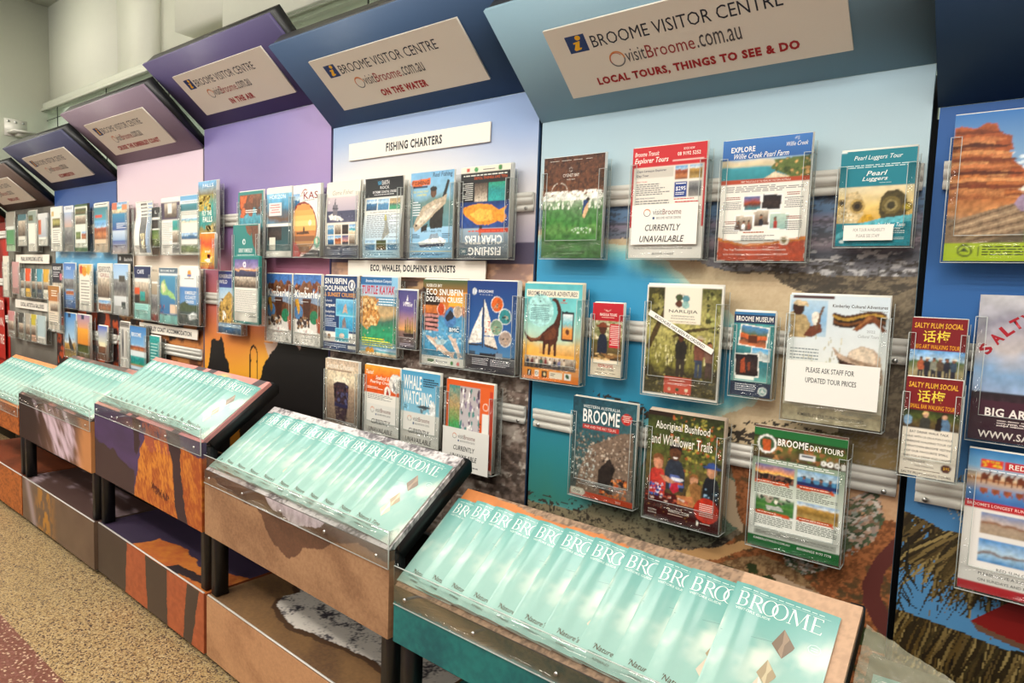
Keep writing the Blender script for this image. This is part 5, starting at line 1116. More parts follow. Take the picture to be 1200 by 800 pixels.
rack(.223, R3 + .02, 'A4', a, 'camel tour sheet with a camel train and its reflection', 'in the deep blue bay', 1, short='camel tour sheet')

# ---- sky blue bay
a = N('A4', 'ebe3d4', curl=lambda x, y: -.004 * np.sin(y * 14) + .004); a.T('Game Fisher', 18, 11, 80, 17, '8a8680', 0, .2); a.R(4, 20, 94, 54, 'cfc0c4', '8a84a0'); a.PH(4, 38, 94, 54, 'dusk', 22, .5, 7); a.R(4, 38, 94, 54, '3a3c5a', '4a4a66'); a.Q([(8, 44), (20, 42), (44, 46), (56, 50), (50, 52), (16, 50)], 'e4e0dc'); a.Q([(24, 44), (27, 22), (29, 22), (32, 44)], '4a4650'); a.Q([(22, 30), (36, 30), (36, 44), (22, 44)], '6a6470'); a.Q([(20, 34), (38, 34), (38, 36), (20, 36)], '3a3844'); a.T('6', 6, 23, 12, 28, 'f0ece6', 1); a.BL(40, 42, 94, 54, 40, ['2a2c48', '5a5c78'], (1, 4), .4)
for q in range(4):
    for r_ in range(2):
        a.PH(8 + q * 21.6, 57 + r_ * 14, 27 + q * 21.6, 69.6 + r_ * 14, ['boat', 'room', 'night', 'beach', 'sea', 'cliff', 'dusk', 'room'][q + 4 * r_], 8, .5)
a.R(0, 84, 100, 100, '3a4258'); a.T('Al', 4, 85, 14, 89, 'f0ece6', 1); a.L(8, 90, 44, 97, 3, 'a0a8b8'); a.L(52, 88, 94, 97, 4, 'a0a8b8')
rack(-1.966, R1, 'A4', a, 'cream fishing sheet with a grey ship photo and eight small pictures', 'in the sky blue bay', 1, short='cream grey ship sheet', t=.003)
a = N('A4', 'e4e4dc', curl=lambda x, y: -.006 * np.sin(y * 17 + .6) + .006); a.R(0, 0, 100, 24, '24262a'); a.T('NW', 34, 4, 44, 9, '4ab0e0', 1); a.T('EARTH', 45, 3.6, 64, 9, 'e8e8e8', 1); a.T('ROCK', 40, 10.4, 64, 14, 'e8e8e8', 1); a.T('EXTREME COASTAL CRUISE', 20, 16, 82, 19, 'f0f0f0', .8); a.L(24, 20.4, 76, 22.4, 1, 'd0d0d0')
for q, p_ in enumerate(('sea', 'boat', 'rocksea')):
    a.PH(4 + q * 31, 26, 33 + q * 31, 40, p_, 10, .5)
a.T('ALL ABOUT THE REEF AND THE ROCKS', 16, 42, 84, 44, '3a4a5a', .4); a.R(0, 46, 100, 100, 'dce2e4', 'a8d0e4'); a.L(8, 46, 94, 76, 16, '7a848c'); a.Q([(56, 46), (60, 46), (72, 70), (52, 78), (58, 62)], '9a9a8a'); a.Q([(56, 46), (60, 46), (62, 54), (56, 54)], 'd0c43a')
for q, p_ in enumerate(('boat', 'garden', 'boat')):
    a.PH(8 + q * 30, 78, 34 + q * 30, 91, p_, 9, .5)
a.L(8, 93, 90, 98, 2, '5a8aa0', al=1)
rack(-1.732, R1, 'A4', a, 'wavy bent sheet with a black header and grey text', 'in the sky blue bay', 1, short='wavy black header sheet', t=.003)
a = N('A4', '8ec4e4'); a.PH(0, 0, 100, 64, [(0, '7ab4dc'), (.4, '8abcd8'), (.5, '6a8a84'), (1, '5a8a94')], 20, .15, 4); a.R(0, 64, 100, 100, 'a0cce8', '7ab4d8'); a.T('Reel Fishing', 52, 1.4, 96, 8.4, '22304a', 1, .1); a.Q([(2, 9), (46, 7), (46, 15), (2, 17)], 'e06a2a'); a.T('FISHING', 4, 9.6, 44, 14.4, '3a1a10', 2); a.R(6, 16, 40, 18.4, '22304a'); a.T('FULL & HALF DAY', 5, 21, 42, 23.6, 'e8d83a', .8); a.T('CHARTERS', 14, 25, 38, 27.6, 'e8d83a', .8); a.L(6, 34, 24, 52, 6, 'e8eef2')
a.Q([(46, 60), (50, 36), (62, 32), (72, 34), (86, 10), (90, 12), (78, 40), (76, 66), (48, 66)], '2c2a26'); a.Q([(46, 36), (60, 32), (70, 36), (64, 46), (48, 46)], 'd0b83a'); a.E(54, 24, 7, '6a4a36', 6.4); a.E(54, 20, 8, '2a2622', 3); a.Q([(8, 62), (16, 52), (30, 40), (52, 34), (76, 30), (86, 26), (82, 38), (64, 46), (44, 56), (22, 66), (12, 70)], 'b8a890'); a.Q([(14, 60), (34, 46), (60, 38), (74, 36), (50, 50), (24, 62)], 'd8ccb8'); a.E(15, 62, 2, '2a2620'); a.Q([(26, 64), (42, 60), (40, 68), (26, 70)], '2c2a2a')
a.T('SAT 7 AND 1770', 34, 68, 74, 70.4, '2a3a54', .8); a.Q([(20, 82), (44, 78), (56, 74), (72, 76), (86, 80), (80, 87), (26, 88)], 'e8ecec'); a.Q([(22, 85), (84, 83), (80, 87), (26, 88)], '2a3a54'); a.Q([(46, 78), (50, 72), (66, 72), (70, 77)], '8a9aa8'); a.L(6, 72, 24, 78, 3, '2a4a6a'); a.L(76, 72, 94, 78, 3, '2a4a6a'); a.R(2, 92, 98, 93, 'e8c83a'); a.L(6, 95, 94, 98, 2, '2a4a6a')
rack(-1.47, R1, 'A4', a, 'light blue sheet with a man lifting a big silver fish', 'in the sky blue bay', 1, short='man with silver fish sheet')
a = N('A4', '1c1c1e'); a.R(0, 0, 100, 33, '4a5058', '9ab0c0'); a.T('FISHING', 14, 3, 80, 12, 'f4f2ec', 2.6); a.T('CHARTERS', 12, 15, 88, 25, 'f4f2ec', 2.6); a.R(84, 4, 98, 11, '1e5a6a'); a.T('BMC', 86, 5.6, 96, 9.4, 'f4f2ec', 1); a.PH(0, 33, 100, 62, [(0, '2a4a8a'), (.5, '1e4a9a'), (1, '16326a')], 18, .3); a.person(56, 36, 12, '26262c', 'c08a68'); a.Q([(4, 44), (12, 38), (22, 40), (40, 36), (64, 37), (82, 44), (94, 50), (92, 56), (80, 58), (60, 60), (36, 58), (20, 52), (4, 56), (10, 50)], 'e8942a'); a.Q([(30, 42), (60, 40), (80, 48), (60, 54), (36, 52)], 'f4b84a'); a.R(0, 28, 60, 32, 'c8402a'); a.L(4, 29, 96, 32, 1, 'e05a3a')
a.PH(8, 62, 42, 82, 'turq', 10, .4); a.PH(44, 62, 70, 82, 'room', 10, .6); a.L(74, 64, 96, 84, 9, 'd8d8d0'); a.T('FULL DAY FISHING TOURS', 6, 86, 72, 89, 'd0561e', 1); a.L(6, 90, 94, 93, 1, 'd8d8d0'); a.R(0, 94, 100, 100, 'e8e2d0'); a.E(20, 97, 4, '4a8a4a'); a.E(68, 97, 4, '4a9a5a'); a.R(82, 95.2, 88, 98.6, 'c84a3a'); a.L(30, 96, 60, 98, 1, '5a5a5a')
rack(-1.229, R1 - .001, 'A4', a.flip(), 'fishing charter booklet standing upside down with an orange fish', 'in the sky blue bay', 3, short='upside down fishing booklet', t=.0055)

a = N('A4', '22406e'); a.T('SNUBFIN', 3, 3, 70, 11, 'f4f2ec', 2.6); a.T('DOLPHINS', 3, 13, 72, 20.4, 'f4f2ec', 2.6); a.T('& SUNSET CRUISES', 2, 22.4, 96, 28, 'eaa23a', 1.6); a.E(84, 12, 10, 'f0eee6'); a.E(84, 12, 7.4, '22406e'); a.Q([(80, 14), (84, 7), (88, 10), (86, 17)], 'f0eee6'); a.T('As Australia', 4, 32, 26, 35, 'e0e6ee'); a.T('largest', 4, 37, 36, 43, 'f4f2ec', 1.8); a.T('dolphin', 4, 47, 34, 51, 'f4f2ec', 1.2); a.T('cruise', 4, 53, 34, 56, 'f4f2ec', 1); a.L(4, 58, 40, 70, 5, 'c8d4e4')
a.PH(40, 32, 96, 52, [(0, '7ac0e0'), (.5, '4aa0cc'), (1, '5ab8d0')], 14, .2, frame='9ad4ea'); a.Q([(58, 50), (62, 40), (68, 36), (70, 42), (74, 50), (66, 48)], 'c8a894'); a.PH(50, 54, 96, 72, [(0, '4ab0d8'), (1, '2f8cba')], 14, .3, frame='9ad4ea'); a.Q([(58, 70), (58, 60), (64, 54), (68, 60), (70, 70), (64, 68)], '8a7a78'); a.R(0, 76, 100, 89, 'e8e6de'); a.PH(38, 71, 76, 87, [(0, '4ab8d4'), (1, '3aa4b4')], 12, .2, frame='9ad4ea'); a.E(57, 80, 8, 'c8b8a8', 3.4); a.E(6, 82, 5, '8a8a8a'); a.E(18, 82, 5, '8a6a4a'); a.T('& C', 80, 80, 96, 84, '3a3a44', 1); a.L(4, 92, 70, 97, 2, 'c8d4e4'); a.R(76, 92, 98, 97, 'e8e6de')
rack(-1.969, R2, 'A4', a, 'navy brochure with white and yellow titles and light blue dolphin pictures', 'in the sky blue bay', 2, short='navy dolphin pictures brochure')
a = N('A4', '4a9ab0'); a.R(0, 0, 100, 10, '2f6aa0'); a.T('Broome Adventure Company', 14, 3, 84, 8, 'e8f0f4', 1, .2); a.R(0, 10, 100, 25, '9ab8d4', 'b8ccd8'); a.T('TURTLE KAYAK', 4, 11, 92, 22, 'c01e3c', 2.4, .1); a.PH(0, 25, 100, 84, 'rocksea', 30, .3, 6, .1, .1); a.R(40, 25, 100, 36, '4a8ab4', '4a94b0'); a.Q([(0, 26), (20, 24), (36, 32), (48, 42), (56, 50), (48, 58), (30, 62), (20, 68), (0, 60)], 'c8924e'); a.BL(0, 26, 50, 62, 130, ['e0b070', '8a5a2c', 'b87a3c', 'e8c890'], (1.5, 5)); a.BL(10, 60, 96, 84, 20, ['d8e0d0', 'e89a3a', 'c8d8c8'], (1, 2.4), .6); a.L(50, 27, 94, 37, 3, 'e8f0f4'); a.L(6, 78, 90, 90, 4, 'e8e83a'); a.PH(0, 90, 100, 100, 'beach', 20, .5); a.BL(16, 90, 40, 97, 8, ['e8a02a'], (3, 6)); a.R(84, 0, 100, 12, '8ac0e0')
rack(-1.737, R2, 'A4', a, 'kayak tour brochure with red title over golden rocks and green water', 'in the sky blue bay', 2, short='golden rocks kayak brochure')
a = N('DL', '5a4a84'); a.PH(0, 0, 100, 100, [(0, '4a4a80'), (.35, '6a5a94'), (.55, 'b88a80'), (.68, 'e8a860'), (.72, '8a6a60'), (1, '4a4a58')], 12, .08, 3, .03); a.Q([(44, 18), (50, 8), (54, 18)], 'f0eef0'); a.Q([(38, 20), (60, 20), (56, 23), (42, 23)], 'f0eef0'); a.T('Willie', 28, 20, 76, 28, 'f4f0f0', .6, .3)
for q in range(4):
    a.Q([(38 + q * 12, 74), (40 + q * 12, 50 - (q % 2) * 4), (42 + q * 12, 50 - (q % 2) * 4), (50 + q * 11, 73)], ['6a5a30', '8a7a44'][q % 2])
a.Q([(28, 75), (90, 74), (84, 80), (36, 80)], '2a2020'); a.T('7 2 E', 40, 87, 60, 89, 'e0d8e0'); a.L(14, 92, 90, 97, 2, 'c8c0d0')
rack(-1.579, -.236, 'DL', a, 'slim purple leaflet with a tall ship at sunset', 'in the sky blue bay', 1, short='slim purple tall ship leaflet', dx=0)
a = N('A4', '3a6a8a'); a.R(0, 0, 100, 30, '3a5a3a', 'd0782a'); a.R(60, 14, 100, 30, 'e8942a', 'f0b040'); a.Q([(0, 8), (40, 22), (40, 42), (0, 42)], '2a1a14'); a.T('ROEBUCK BAY', 8, 5, 44, 8.6, 'f4f0e6', 1.4); a.T('ECO SNUBFIN', 8, 10.6, 90, 18, 'f8f6f0', 2.2); a.T('DOLPHIN CRUISE', 8, 19.6, 90, 26, 'f8f6f0', 2.2); a.PH(0, 30, 100, 94, [(0, 'c87a3a'), (.14, 'b8602a'), (.2, '4a90b8'), (.5, '5aa0c8'), (1, '2a7a9a')], 30, .4, 8, .06); a.BL(0, 52, 100, 74, 60, ['c8e0e8', '8ac0d8'], (1, 5), .4)
a.R(2, 40, 36, 60, '1c1616')
for q in range(4):
    a.Q([(4 + q % 2 * 3, 40 + q * 5.4), (38, 41 + q * 5.4), (38, 44 + q * 5.4), (4 + q % 2 * 3, 43.6 + q * 5.4)], 'c88a84')
a.Q([(50, 46), (54, 36), (64, 30), (74, 34), (78, 48), (66, 58), (54, 52)], '4a7ab0'); a.Q([(52, 44), (64, 34), (74, 40), (70, 44), (58, 48)], '2a2a34'); a.ring(43, 34, 9.5, 'e8e4dc', .86); a.E(43, 34, 8, 'c84a1e', 7); a.ring(80, 36, 9.5, 'e8e4dc', .86); a.E(80, 36, 8, 'b09a84', 7); a.R(60, 54, 86, 60, '3a6a88'); a.T('BMC', 63, 54.8, 84, 59.4, 'f0f4f4', 2)
a.Q([(8, 66), (16, 66.5), (28, 69), (34, 66.5), (37, 70.5), (48, 75), (60, 82), (68, 84), (77, 82), (73, 87), (76, 91), (66, 88), (54, 87), (40, 82), (26, 76), (16, 71)], 'd8b8a0'); a.Q([(14, 69), (30, 74), (46, 81), (58, 85.5), (50, 85), (34, 79), (20, 73)], 'f0e0d0'); a.E(15, 68, 1, '2a2420'); a.Q([(34, 77), (40, 79), (36, 85)], 'c8a48c')
a.Q([(60, 64.5), (66, 64), (73, 67), (78, 66), (79, 71), (85, 78), (88, 84), (95, 88), (88, 88), (84, 93), (83, 87), (76, 79), (70, 72), (64, 68)], 'd0b8a8'); a.Q([(66, 68), (74, 76), (82, 85), (76, 80), (69, 73)], 'f0e4d8')
a.Q([(28, 70), (60, 70), (50, 76), (36, 76)], 'a8c8d0'); a.R(0, 90, 100, 100, 'e6e6de'); a.L(4, 91, 60, 92.4, 1, '8a8a8a'); a.T('Broome', 34, 94, 60, 96.6, '4a5a6a', .6); a.E(70, 96, 3.4, '4a8a4a'); a.R(14, 94, 30, 97.6, '5a7a5a'); a.E(84, 96, 3.4, 'd86a6a')
rack(-1.395, R2 - .003, 'A4', a, 'dolphin cruise booklet with pink dolphins leaping and bold white titles', 'in the sky blue bay', 2, short='pink dolphins booklet', t=.0055)
a = N('A4', '2a4a8a'); a.R(0, 0, 100, 60, '1c3a7c', '2a5f9e'); a.R(0, 60, 100, 82, '2a5f9e', '4a7ea8'); a.R(0, 82, 100, 100, '3c3a44', '2e2c34'); a.E(15, 12, 4.6, 'd0d4d8', 4); a.T('BROOME', 24, 10, 54, 13, 'e8eaec', 1); a.T('T O U R S', 26, 14.6, 52, 16, 'd0d4d8')
a.Q([(34, 20), (35.4, 20), (36.4, 74), (34, 74)], '2a2a30'); a.Q([(33, 28), (32, 40), (33, 68), (5, 70), (14, 54), (26, 38)], 'ece6dc'); a.Q([(36, 20), (44, 32), (52, 48), (58, 60), (38, 60), (37, 40)], 'e8e0d4'); a.Q([(38, 61), (58, 61), (66, 74), (40, 70)], 'e0d6c8'); a.Q([(38, 69), (66, 73), (64, 75), (40, 72)], '4a342a'); a.Q([(4, 70), (34, 70), (33, 72), (8, 72)], '2c2c34'); a.Q([(30, 80), (62, 79), (66, 76), (68, 84), (30, 84)], '26242a'); a.T('T', 44, 44, 50, 50, 'c83a2a', 1); a.BL(38, 52, 52, 58, 8, ['c86a3a'], (1, 2)); a.R(8, 78, 20, 82, '3a4a5a'); a.R(62, 78, 76, 84, '7a8490')
for (cx, cy, c_) in ((62, 25, 'd8601e'), (78, 38, '2f8488'), (62, 50, '7a9a80'), (80, 62, 'a89488')):
    a.E(cx, cy, 12.6, 'e0e0dc'); a.E(cx, cy, 11.4, c_); a.BL(cx - 7, cy - 1, cx + 7, cy + 5, 10, ['2a2a2a', 'c0a080'], (1, 3), .5)
a.L(14, 86, 46, 94, 4, 'd0d0d4'); a.L(52, 86, 90, 94, 4, 'd0d0d4')
rack(-1.178, R2 - .002, 'A4', a, 'blue booklet with a white sailboat and four round pictures', 'in the sky blue bay', 3, short='white sailboat booklet', t=.006, d=.044)

a = N('A4', 'a08c78'); a.PH(0, 0, 100, 100, [(0, 'c8b098'), (.25, 'e8d8b8'), (.4, 'a89078'), (.6, '8a7664'), (1, '6a5c50')], 24, .4, 12, .06); a.E(50, 28, 24, 'f0e4c8', 6); a.T('Sunset Cruises', 4, 5, 86, 12, 'f4ece0', .6, .1); a.R(6, 13.6, 80, 15, '8a6a54'); a.Q([(26, 34), (38, 30), (60, 30), (72, 34), (70, 60), (64, 84), (36, 84), (30, 60)], '3a2c34'); a.BL(28, 34, 70, 62, 40, ['1e1a20', '5a3a3a', '4a4a6a'], (2, 5)); a.R(30, 60, 70, 64, '2a2a4a'); a.BL(30, 64, 70, 90, 40, ['4a3e3a', '6a5a50'], (2, 6), .4)
rack(-1.952, R3, 'A4', a, 'tan sunset cruise booklet with a dark boat silhouette', 'in the sky blue bay', 1, short='tan boat silhouette booklet', t=.006)
una = lambda a_: a_.notice(0, 56, 100, 100, 'dedcd4')
a = Art(.199, .263, 'eae6dc', cap=90); a.PH(0, 0, 100, 40, [(0, 'f0a83a'), (.4, 'e8661e'), (1, 'd8541a')], 18, .2, 4); a.T('Taste!', 4, 7, 26, 13, 'fbf2e4', 1, .3); a.T('Seafood &', 32, 14, 70, 20, 'fbf2e4', 1, .3); a.T('Pearling Cruise', 16, 21, 76, 27, 'fbf2e4', 1, .3); a.E(88, 22, 18, 'e0dcd4'); a.BL(78, 14, 100, 34, 16, ['8a8a8a', 'f4f4f0'], (2, 5)); a.E(66, 36, 9, 'e8e4da', 8); a.Q([(62, 40), (66, 30), (71, 40)], 'a83020'); a.L(8, 31, 54, 35, 2, 'fbf2e4'); a.R(0, 40, 100, 100, 'e8e4da'); a.L(10, 42, 80, 50, 4, '8a8a86'); una(a)
rack(-1.709, R3 + .034, (.203, .263), a, 'orange topped brochure with a white unavailable card', 'in the sky blue bay', 1, short='orange topped seafood brochure')
a = Art(.197, .268, '6ab0d0', cap=90); a.R(0, 0, 100, 60, '4a9cc4', '8ac0d4'); a.T('WHALE', 6, 6, 54, 25, 'f0f0ea', 2); a.T('WATCHING', 6, 27, 80, 45, 'f0f0ea', 2); a.L(58, 8, 96, 20, 4, '22384a', .6); a.BL(50, 44, 90, 56, 24, ['3a4a54', 'e0e4e4', '6a7a80'], (2, 6)); a.Q([(74, 56), (78, 40), (84, 36), (90, 42), (90, 56)], 'e4e6e4'); a.Q([(40, 48), (60, 44), (80, 47), (60, 49)], '3a4248'); a.E(14, 50, 8, '8ac4dc'); a.L(9, 47, 19, 53, 3, '2a4a5a'); una(a)
rack(-1.503, R3 + .030, (.203, .268), a, 'blue whale watching brochure with a white unavailable card', 'in the sky blue bay', 2, short='blue whale watching brochure')
a = N('A4', 'd85a20'); a.R(0, 0, 100, 12, 'd85a20'); a.PH(6, 6, 36, 80, [(0, '3a8a84'), (.3, 'b89a6a'), (.6, '4a9a54'), (1, '5aa890')], 16, .5); a.R(30, 6, 72, 80, 'b8b0b0', 'c8c0c4'); a.BL(30, 8, 72, 78, 70, ['5a4a5a', '8a7a94', 'e8e4e0', '4a8a84'], (1, 3), 2.4); a.R(72, 4, 100, 40, 'e0622a'); a.R(78, 34, 98, 100, 'eae8e2'); a.ring(84, 26, 6, 'f0e0d0', .8); a.R(92, 8, 98, 96, 'c8402a'); a.T('JETTY', 62, 50, 84, 54, '2a2a3a', 1, rot=-80)
rack(-1.257, R3 - .004, 'A4', a, 'orange and teal sheets crowded behind a large white unavailable card', 'in the sky blue bay', 2, short='crowded orange and teal sheets', d=.046, t=.005)
c = Art(.207, .142, 'e2e0da'); c.notice(6, 4, 92, 78, 'e2e0da'); c.L(30, 86, 84, 92, 1, '7a7a7a'); slip(-1.264, -.626, .207, .142, c, 'large white notice card in front of the crowded orange and teal sheets', -.0695)

# ---- purple bay
teal = lambda k: N('A4', '23807c')
a = teal(0); a.PH(6, 5, 94, 72, [(0, '7a4a34'), (.3, '5a3424'), (.45, '4a9ab0'), (.7, '3a8a9a'), (1, '7a4428')], 20, .5, 5, .3); a.BL(8, 6, 60, 40, 14, ['6a3824', '8a4a30', 'd0602a'], (8, 18)); a.L(30, 28, 76, 34, 2, 'f0f0ea'); a.R(6, 73, 94, 92, 'e8e6de'); a.PH(8, 75, 44, 90, 'room', 10, .6); a.E(82, 80, 16, '2f7a94')
rack(-2.637, R1 + .002, 'A4', a, 'teal edged brochure with red cliffs, highest of the three teal ones', 'in the purple bay', 1, short='highest teal edged brochure', d=.03)
a = teal(1); a.Q([(50, 2), (80, 2), (70, 18), (56, 12)], '7a4a34'); a.Q([(70, 2), (100, 2), (100, 50), (80, 30)], '6a4030'); a.ring(44, 26, 6, 'e8f0ee', .6); a.T('GREAT KIMBERLEY', 22, 36, 78, 42, 'f0f4f0', 1); a.T('WILDERNESS', 16, 45, 84, 50, 'f0f4f0', 1); a.T('COLLECTION', 30, 53, 74, 57, 'f0f4f0', 1); a.L(34, 62, 66, 68, 2, 'c8e0dc', al=1); a.PH(8, 84, 60, 98, 'room', 12, .6); a.E(80, 88, 14, '2f7a94')
rack(-2.62, -.060, 'A4', a, 'plain teal brochure with white titles, middle of the three teal ones', 'in the purple bay', 1, short='middle teal brochure', y=-.054, d=.03)
a = teal(2); a.PH(5, 4, 96, 30, 'lilac', 18, .3); a.ring(44, 12, 6, 'f4f0f4', .5); a.L(26, 18, 70, 20, 1, 'f0ecf0'); a.PH(5, 30, 96, 46, 'room', 16, .7, 8); a.R(5, 46, 94, 97, 'e8e4da'); a.L(10, 50, 88, 84, 14, '9a9a94'); a.L(60, 88, 90, 92, 1, '7a7a74')
rack(-2.543, -.206, 'A4', a, 'lilac sunset brochure with a cream text half, lowest of the teal ones', 'in the purple bay', 2, short='lowest teal sunset brochure', y=-.09, d=.036, edge='2a8a80')
a = Art(.19, .297, '7ac0dc', cap=90); a.PH(0, 8, 100, 60, [(0, '8ac8e4'), (.3, '5aa8d0'), (.5, '3a6a84'), (.7, '6a4a34'), (1, '4aa4cc')], 18, .3, 4, .2); a.R(0, 0, 100, 8, 'e6e2d8'); a.T('HORIZON', 12, 10, 76, 16, 'e8f0f4', 1); a.R(10, 22, 60, 40, 'e8e0dc'); a.L(14, 24, 56, 38, 4, 'c06a6a', al=1); a.R(0, 52, 100, 56, 'f0eee6'); a.R(0, 56, 100, 92, '24424a', '22545a'); a.PH(2, 56, 60, 76, 'night', 12, .7); a.R(12, 72, 36, 90, 'e0dccc'); a.R(0, 92, 100, 100, 'e6e2d8')
rack(-2.40, R1 + .003, (.19, .297), a, 'light blue scenic flight sheet with a dark green base', 'in the purple bay', 1, short='light blue scenic flight sheet')
a = Art(.19, .297, 'f0ece4', cap=96); a.ring(44, 15, 14, '9a2a30', .84, a0=120, a1=300); a.T('KAS', 38, 10, 90, 20, '8a2430', 1); a.L(38, 21, 90, 23, 1, '8a8a8a'); a.E(20, 24, 22, 'e8e4dc', 14); a.PH(0, 12, 24, 34, 'sea', 10, .3); a.E(36, 60, 52, '8a2a24', 37); a.E(38, 60, 47, 'e8a860', 34)
for k in range(9):
    y0 = 28 + k * 7.2; hw = 46 * math.sqrt(max(0, 1 - ((y0 + 3.6 - 60) / 33.5) ** 2)); a.R(38 - hw, y0, 38 + hw, y0 + 7.3, ['e8944a', 'f0a858', 'f6c06a', 'fad080', 'f4b060', 'c88048', '8a5a3c', 'b08050', '7a5438'][k])
a.E(62, 53, 6, 'fff0c0'); a.Q([(12, 66), (56, 64), (60, 68), (14, 69)], '5a3a28'); a.Q([(36, 66), (38, 58), (42, 58), (44, 65)], '4a3020'); a.Q([(0, 78), (14, 82), (30, 100), (0, 100)], 'c02a30'); a.Q([(30, 100), (70, 90), (100, 92), (100, 100)], '34383e'); a.E(88, 80, 11, '6ab49a', 8); a.E(88, 78, 5, 'e8dcc0', 4); a.T('CALL NOW', 4, 92, 20, 94, 'f4e8e0', .6); a.T('KIMBERLEY AIR', 50, 94.4, 92, 96.6, 'e8e8e8', .6)
rack(-2.198, R1 + .003, (.19, .297), a, 'white brochure with a big oval sunset picture and red corner', 'in the purple bay', 2, short='oval sunset brochure', dx=.0)


def wild(k):
    a = Art(.194, .297, 'd8d4cc', cap=92); a.R(0, 0, 100, 26, '3f6cb0', '6a98c8'); a.PH(0, 8, 100, 64, 'dirt', 24, .6, 7); a.Q([(0, 0), (100, 0), (100, 14), (84, 8), (70, 16), (60, 8), (48, 12), (38, 8), (26, 18), (12, 12), (0, 20)], '4474b6'); a.BL(0, 14, 30, 40, 18, ['c87a4a', '8a4a30', '5a3424'], (4, 9)); a.BL(70, 10, 100, 40, 18, ['a85a34', '6a3a28', '4a6a98'], (4, 9)); a.Q([(0, 28), (14, 24), (30, 30), (70, 28), (86, 24), (100, 30), (100, 44), (70, 40), (30, 42), (0, 38)], '8496ac'); a.T('the', 40, 17, 56, 21, 'f6f4ee', 1); a.T('Kimberley', 6, 22, 98, 36, 'f8f6f0', 3)
    a.Q([(34, 34), (66, 34), (60, 62), (40, 62)], '4a2a1e'); a.E(20, 54, 16, '4a78a8'); a.Q([(6, 36), (18, 34), (26, 50), (20, 58)], 'c8942a'); a.E(76, 60, 15, '2a7a54'); a.Q([(84, 62), (100, 56), (100, 84), (88, 80)], 'b8542a'); a.E(54, 66, 7, 'd8b494', 5); a.BL(8, 60, 60, 78, 30, ['2a1a18', '3a2c2c', '8a6a4a'], (3, 7)); a.L(30, 38, 66, 40, 1, 'e8e0d8')
    a.Q([(0, 82), (50, 74), (100, 82), (100, 100), (0, 100)], 'eae6de'); a.ring(50, 80.6, 3, 'b03030', .4, a0=90, a1=300); a.L(28, 84.6, 72, 86, 1, 'b06a60', al=1); a.R(0, 88, 100, 88.3, '9a948a'); a.L(30, 90, 72, 91.6, 1, '8a8a84'); a.BL(6, 93, 94, 97, 10, ['9a948a', '4a6a4a'], (1.4, 2)); return a


rack(-2.396, R2 + .001, 'A4', wild(0), 'gorge adventure brochure with bold white title, beside its twin and next to the teal ones', 'in the purple bay', 1, short='gorge brochure nearer the teal ones')
rack(-2.19, R2 + .001, 'A4', wild(1), 'gorge adventure brochure with bold white title, beside the navy dolphin brochure', '', 2, short='gorge brochure beside the navy one')
a = N('A4', 'a8b8cc'); a.R(0, 0, 100, 26, '2c3c86'); a.T('KIMBERLEY', 4, 5, 60, 11, 'f0f0f4', 1.6); a.T('WILD', 4, 14, 40, 20, 'f0f0f4', 1.6); a.ring(74, 12, 9, 'd8d8e8', .7); a.PH(0, 26, 100, 50, [(0, '9ac0dc'), (1, 'c8d8e0')], 8, .1); a.Q([(0, 60), (30, 40), (48, 32), (62, 38), (80, 52), (100, 58), (100, 100), (0, 100)], 'b8944a'); a.BL(0, 44, 100, 84, 120, ['d8b05a', '8a6a30', 'c09a48', '6a5224'], (2, 6)); a.BL(16, 64, 34, 84, 12, ['e8e4dc'], (2, 4), 2); a.PH(0, 84, 100, 100, 'sea', 14, .4)
rack(-2.815, R2 + .006, 'A4', a, 'blue headed brochure with a pointed golden rock', 'in the purple bay', 1, short='golden rock brochure', d=.032)


# ---- far bays: simple layouts, each its own picture
def far(bands, size='A4', texts=(), patches=()):
    wh = SIZES[size] if isinstance(size, str) else size; a = Art(wh[0], wh[1], cap=40)
    for y0, y1, c in bands:
        if c in PAL:
            a.PH(0, y0, 100, y1, c, 12, .5, 5)
        elif isinstance(c, tuple):
            a.R(0, y0, 100, y1, *c)
        else:
            a.R(0, y0, 100, y1, c)
    for p in patches:
        x0, y0, x1, y1, c = p
        a.PH(x0, y0, x1, y1, c, 8, .5) if c in PAL else a.R(x0, y0, x1, y1, c)
    for t in texts:
        if isinstance(t[0], str):
            s_, x0, y0, x1, y1, c = t; a.T(s_, x0, y0, x1, y1, c, 1.5)
        else:
            x0, y0, x1, y1, n, c = t; a.L(x0, y0, x1, y1, n, c)
    return a


P = 'in the pale pink bay'
rack(-4.04, R1 + .02, 'A4', far([(0, 20, 'beach'), (20, 54, ('2a8ab0', '2c4a94')), (54, 75, ('c8d4e0', '8aa8cc')), (75, 100, ('3a5a9a', 'c8b8b0'))], texts=[(30, 40, 94, 52, 4, 'f0f0f0')], patches=[(0, 0, 34, 14, 'c86a4a'), (66, 4, 100, 16, 'd88a5a')]), 'blue wave brochure at the edge beside the navy bay', P, 1, short='blue wave brochure at the pink bay edge')
rack(-3.725, R1 + .012, 'A4', (lambda a_: (a_.Q([(30, 4), (66, 4), (74, 96), (40, 96)], '4a4038'), a_.PH(34, 6, 66, 96, 'grey', 12, .6), a_.R(72, 4, 98, 96, '9ab0cc'), a_.BL(40, 60, 66, 90, 12, ['e8e0c0', 'c0b48a'], (3, 8), 1.6), a_.L(6, 1, 94, 2.6, 1, '6a6a6a'), a_)[-1])(N('A4', 'eeeae2', curl=lambda x, y: -.008 * np.sin(y * 19) + .008)), 'white edged wavy brochure with a dark waterfall', P, 0, short='wavy waterfall brochure', d=.046)
